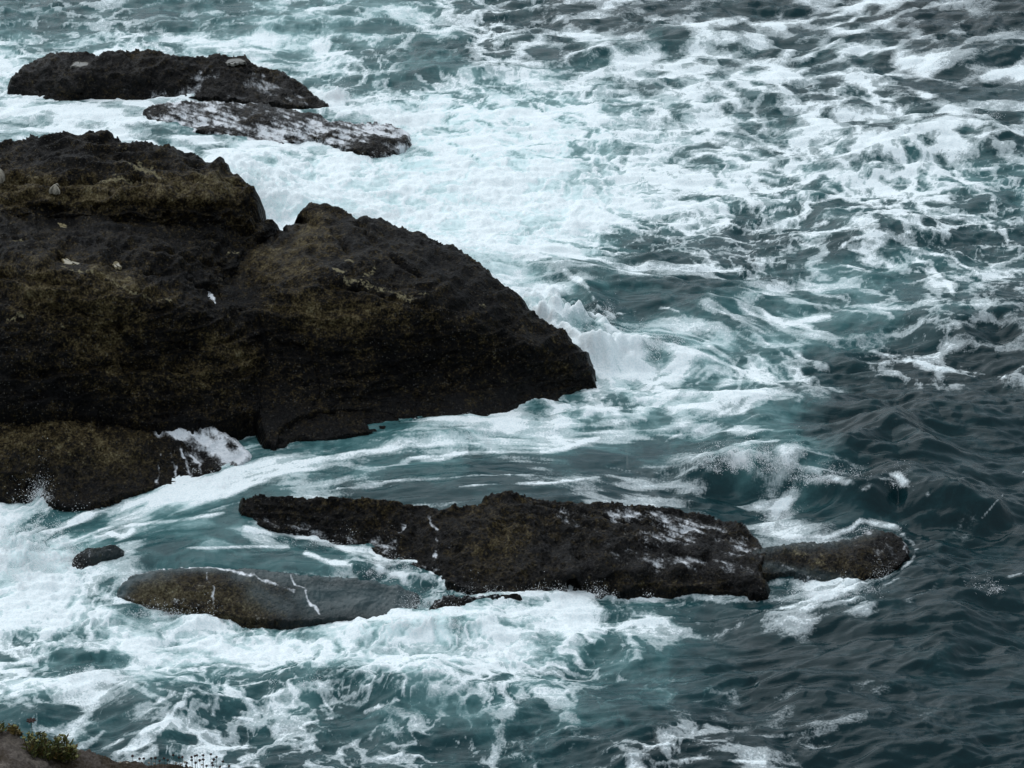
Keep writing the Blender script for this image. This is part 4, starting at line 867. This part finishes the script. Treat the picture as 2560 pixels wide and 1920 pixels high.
def build_plants():
    leafm = plain_mat('fleshy leaf', (.022, .036, .006, 1), (.085, .088, .014, 1), 26, .55, .35, .1)
    dryleaf = plain_mat('turning leaf', (.05, .045, .01, 1), (.13, .075, .015, 1), 26, .6, .3, .1)
    stemm = plain_mat('plant stem', (.03, .03, .012, 1), (.06, .05, .02, 1), 30, .7)
    headm = plain_mat('seed head', (.10, .105, .028, 1), (.24, .23, .10, 1), 60, .8)
    brownm = plain_mat('dry head', (.018, .010, .010, 1), (.06, .035, .03, 1), 90, .9)
    palem = plain_mat('pale head', (.16, .13, .10, 1), (.34, .30, .24, 1), 60, .9)
    def W(px, py, y): return np.array([float(v) for v in unproj(np.array(float(px)), np.array(float(py)), zat(px, py, y))])
    def shrub(name, label, x0, x1, yb, tops, nst, y, leafmat, nheads, cat='plant'):
        base = W((x0 + x1) / 2, yb, y); root = empty(name, base); tag(root, label, cat)
        st = []; lv = []; lv2 = []; hd = []
        for k in range(nst):
            t = (k + .5) / nst; tx = x0 + (x1 - x0) * t + rng.normal() * 3
            ty = np.interp(tx, [p[0] for p in tops], [p[1] for p in tops]) + abs(rng.normal()) * 16 - 2
            dy = rng.normal() * .07
            b = W((x0 + x1) / 2 + (tx - (x0 + x1) / 2) * .75, yb + rng.random() * 5, y + dy * .3) - base; tp = W(tx, ty, y + dy) - base
            mid = (b + tp) / 2 + np.array([rng.normal() * .01, rng.normal() * .01, 0])
            st.append(([b, mid, tp], .0028, .0016))
            for q in range(13):
                s = .12 + .88 * q / 13; p = b * (1 - s) ** 2 + mid * 2 * s * (1 - s) + tp * s * s
                d = np.array([rng.normal() * 1.0, rng.normal() * 1.0, .55 + rng.random() * .7])
                (lv if rng.random() < .72 else lv2).append((p, d, .018 + rng.random() * .022, .006 + rng.random() * .005))
            if rng.random() < nheads:
                hd.append([(tp + np.array([rng.normal() * .0035, rng.normal() * .0035, abs(rng.normal()) * .002]), .0048 + rng.random() * .003, .6) for q in range(4)])
        tube_mesh('stem', [([p + 0 for p in a], r0, r1) for a, r0, r1 in st], stemm, root)
        leaf_mesh('foliage', lv, leafmat, root)
        o = leaf_mesh('foliage', lv2, dryleaf, root); o['label'] = 'yellowing orange brown leaves'
        for h_ in hd: lump_mesh('flower_head', h_, headm, root)
        return root
    shrub('shrub', 'bushy green cliff plant with narrow fleshy leaves on the near ledge', 60, 196, 1903, [(60,1832),(80,1836),(100,1826),(108,1828),(118,1846),(135,1842),(150,1838),(165,1842),(172,1852),(180,1862),(190,1866),(200,1885)], 74, 13.86, leafm, .42)
    shrub('shrub', 'small brownish sprig rooted left of the bushy green plant', 20, 50, 1838, [(18,1826),(30,1812),(40,1810),(50,1826)], 14, 13.98, dryleaf, .2)
    shrub('shrub', 'single thin sprig at the left edge of the near ledge', -2, 7, 1829, [(-2,1806),(8,1806)], 4, 13.98, leafm, .3)
    # dead umbel on a thin stalk
    b = W(79, 1850, 13.95); root = empty('dead_flower', b); tag(root, 'dead dark umbrella shaped flower head on a tall thin stalk', 'flower')
    t = W(78, 1806, 13.95) - b
    spokes = [(t, t + np.array([math.cos(a) * .020, math.sin(a) * .020, .011]), .0008, .0007) for a in np.linspace(0, 6.28, 10)]
    tube_mesh('stem', [([np.zeros(3), t * .5 + np.array([.003, 0, 0]), t], .0016, .0012)] + [([p, q], r0, r1) for p, q, r0, r1 in spokes], stemm, root)
    lump_mesh('flower_head', [(t + np.array([math.cos(a) * r, math.sin(a) * r, .012]), .0062, .55) for r in (.006, .013, .02) for a in np.linspace(0, 6.28, 8)], brownm, root)
    # dry flower heads along the edge
    heads = [(479,1893),(487,1890),(492,1888),(508,1888),(527,1886),(541,1893),(499,1901),(508,1899),(479,1900),(467,1907),(489,1907),(530,1907),(534,1899),(557,1904),(531,1913),(550,1917),(465,1914),(378,1896),(388,1895),(410,1896),(359,1896),(331,1890),(349,1897),(447,1894),(456,1893),(433,1888),(420,1900),(399,1902),(516,1915),(572,1915)]
    proto = {}
    for i, (hx, hy) in enumerate(heads):
        k = i % 3
        h = W(hx, hy, 13.97)
        if k not in proto:
            r = empty('dry_flower', (0, 0, 0))
            tube_mesh('stem', [([(0, 0, 0), (.004 * (k - 1), .002, -.06), (.002, .0, -.16)], .0009, .0012)], stemm, r)
            lump_mesh('flower_head', [((0, 0, 0), .0070 - .0008 * k, .85), ((.003, 0, .002), .0045, .8)], brownm, r)
            proto[k] = r; o = r
        else:
            o = proto[k].copy(); COL.objects.link(o)
            for ch in proto[k].children:
                c = ch.copy(); COL.objects.link(c); c.parent = o
        o.location = h; o.rotation_euler = (0, 0, rng.random() * 6)
        tag(o, 'small dry brown flower head on a thin stem along the edge of the near cliff', 'flower', 'dry flower heads along the cliff edge')
    # pale specks of lichen and withered heads in the turf
    pl = [(440,1908),(452,1911),(462,1905),(505,1912),(475,1918),(300,1906),(318,1907),(372,1907),(385,1909)]
    for i, (hx, hy) in enumerate(pl):
        h = W(hx, hy, 13.95)
        if i == 0:
            r0 = empty('dry_flower', (0, 0, 0)); tube_mesh('stem', [([(0, 0, 0), (.002, .0, -.05), (.0, .0, -.12)], .0009, .0012)], stemm, r0); lump_mesh('flower_head', [((0, 0, 0), .0062, .7)], palem, r0); o = r0
        else:
            o = r0.copy(); COL.objects.link(o)
            for ch in r0.children:
                c = ch.copy(); COL.objects.link(c); c.parent = o
        o.location = h; tag(o, 'tiny pale withered flower head low on the edge of the near cliff', 'flower', 'pale withered flower heads on the cliff edge')

# ------------------------------------------------------------------ flying water
SPRAY = [ # x, y, spread x, spread y (reference pixels), height m, count, drop radius m
 (640,500,70,55,.75,9000,.012),(590,450,60,30,.4,3500,.011),(850,245,22,12,.5,1800,.011),(600,285,14,22,.25,500,.010),(980,300,90,18,.25,2500,.010),(700,345,120,14,.22,2500,.010),
 (900,540,160,16,.45,3500,.012),(1180,640,60,30,.3,900,.011),(1345,735,50,40,.3,1200,.011),(1465,835,45,40,.3,1500,.011),(1480,800,40,30,.3,900,.011),(1600,860,110,30,.35,3500,.010),(1520,790,20,14,.5,500,.009),
 (1880,1150,100,30,.4,4500,.010),(2060,1190,90,18,.3,2200,.009),(2240,1200,50,18,.25,900,.009),(1950,1280,40,40,.3,1500,.009),(2150,1325,60,12,.2,900,.008),(2200,1440,40,18,.4,1800,.009),(2080,1490,110,16,.3,2000,.009),
 (50,1380,80,70,.7,8000,.011),(150,1400,60,40,.5,3500,.010),(105,1230,20,30,.6,2200,.010),(430,1530,110,16,.3,3500,.009),(640,1530,60,12,.4,2200,.009),(1060,1520,60,18,.45,2200,.009),(960,1420,70,22,.35,1800,.009),(800,1365,110,16,.22,1500,.008),
 (1090,1560,110,18,.3,2600,.009),(1350,1485,180,8,.25,2200,.009),(850,1690,120,22,.2,900,.009),(560,1210,50,24,.25,900,.008),(1180,1085,90,18,.3,1800,.009),(1020,400,200,40,.25,3000,.011),(2380,300,90,14,.3,1800,.011),(250,1690,90,12,.2,1200,.008),(2460,1470,60,10,.2,500,.008)]

def build_spray(height):
    C = []
    for cx, cy, sx, sy, h, n, r in SPRAY:
        n = int(n * 1.2)
        x0, y0, z0 = height(cx, cy)
        # clumped: drops fly off in jets
        nj = max(6, n // 60)
        jx = cx + rng.normal(size=nj) * sx * .6; jy = cy + rng.normal(size=nj) * sy * .6; jh = rng.gamma(2.2, h * .2, nj)
        k = rng.integers(0, nj, n); t = rng.random(n) ** 1.6
        px = jx[k] + rng.normal(size=n) * (4 + 12 * t); py = jy[k] + rng.normal(size=n) * (3 + 5 * t)
        X, Y, _ = unproj(px, py, z0)
        Z = z0 + jh[k] * t * (.7 + .6 * rng.random(n)) - .02
        R = r * .42 * (.35 + rng.gamma(1.5, .45, n)) * (1 - .45 * t)
        R = np.clip(R, .0015, .0050)
        C.append(np.stack([X, Y, Z, R], 1))
    C = np.concatenate(C)
    o8 = np.array([(1,0,0),(-1,0,0),(0,1,0),(0,-1,0),(0,0,1),(0,0,-1)], float)
    f8 = np.array([(0,2,4),(2,1,4),(1,3,4),(3,0,4),(2,0,5),(1,2,5),(3,1,5),(0,3,5)])
    st = 1 + rng.random((len(C), 1, 3)) * .9
    V = C[:, None, :3] + o8[None] * C[:, None, 3:4] * st
    F = (f8[None] + 6 * np.arange(len(C))[:, None, None]).reshape(-1, 3)
    o = make_mesh('sea_spray', V.reshape(-1, 3), F, FOAMW)
    tag(o, 'white drops of spray thrown up where the sea breaks on the rocks', 'spray', kind='stuff')

# ------------------------------------------------------------------ light and camera
def build_light():
    w = bpy.data.worlds.new('World'); S.world = w; w.use_nodes = True
    t = w.node_tree; bg = t.nodes['Background']
    sky = t.nodes.new('ShaderNodeTexSky'); sky.sky_type = 'NISHITA'; sky.sun_disc = False
    EL, AZ = math.radians(54), math.radians(-38)
    sky.sun_elevation = EL; sky.sun_rotation = AZ; sky.air_density = 1.0; sky.dust_density = 0.4; sky.ozone_density = 1.0
    hs = t.nodes.new('ShaderNodeHueSaturation'); hs.inputs['Saturation'].default_value = .5
    t.links.new(sky.outputs[0], hs.inputs['Color']); mx = t.nodes.new('ShaderNodeMix'); mx.data_type = 'RGBA'; mx.inputs['Factor'].default_value = .72   # an even layer of cloud over the clear sky
    t.links.new(hs.outputs[0], mx.inputs[6]); mx.inputs[7].default_value = (4.15, 4.7, 5.15, 1)
    t.links.new(mx.outputs[2], bg.inputs['Color'])
    bg.inputs['Strength'].default_value = .10
    l = bpy.data.lights.new('sun', 'SUN'); l.energy = 1.3; l.angle = math.radians(80); l.color = (.97, .985, 1)
    o = bpy.data.objects.new('sun', l); COL.objects.link(o)
    # towards the sun: rotation measured from +Y
    d = np.array([math.sin(AZ) * math.cos(EL), math.cos(AZ) * math.cos(EL), math.sin(EL)])
    import mathutils
    o.rotation_euler = mathutils.Vector(tuple(d)).to_track_quat('Z', 'Y').to_euler()
    o.location = (0, 30, 60)
    c = bpy.data.cameras.new('camera'); co = bpy.data.objects.new('camera', c); COL.objects.link(co)
    co.location = (0, 0, CH); co.rotation_euler = (math.pi / 2 - PITCH, 0, 0)
    c.sensor_fit = 'HORIZONTAL'; c.angle = 2 * HF; c.clip_start = .5; c.clip_end = 20000
    S.camera = co
    S.view_settings.view_transform = 'Standard'; S.view_settings.look = 'None'; S.view_settings.gamma = 1
    S.view_settings.exposure = 0.57
    S.render.resolution_x, S.render.resolution_y = 1024, 768
    S.cycles.max_bounces = 6; S.cycles.diffuse_bounces = 2; S.cycles.glossy_bounces = 2
    S.cycles.use_denoising = True

height = build_water()
R = build_rocks()
build_pools(R)
build_cliff()
build_plants()
build_spray(height)
build_light()
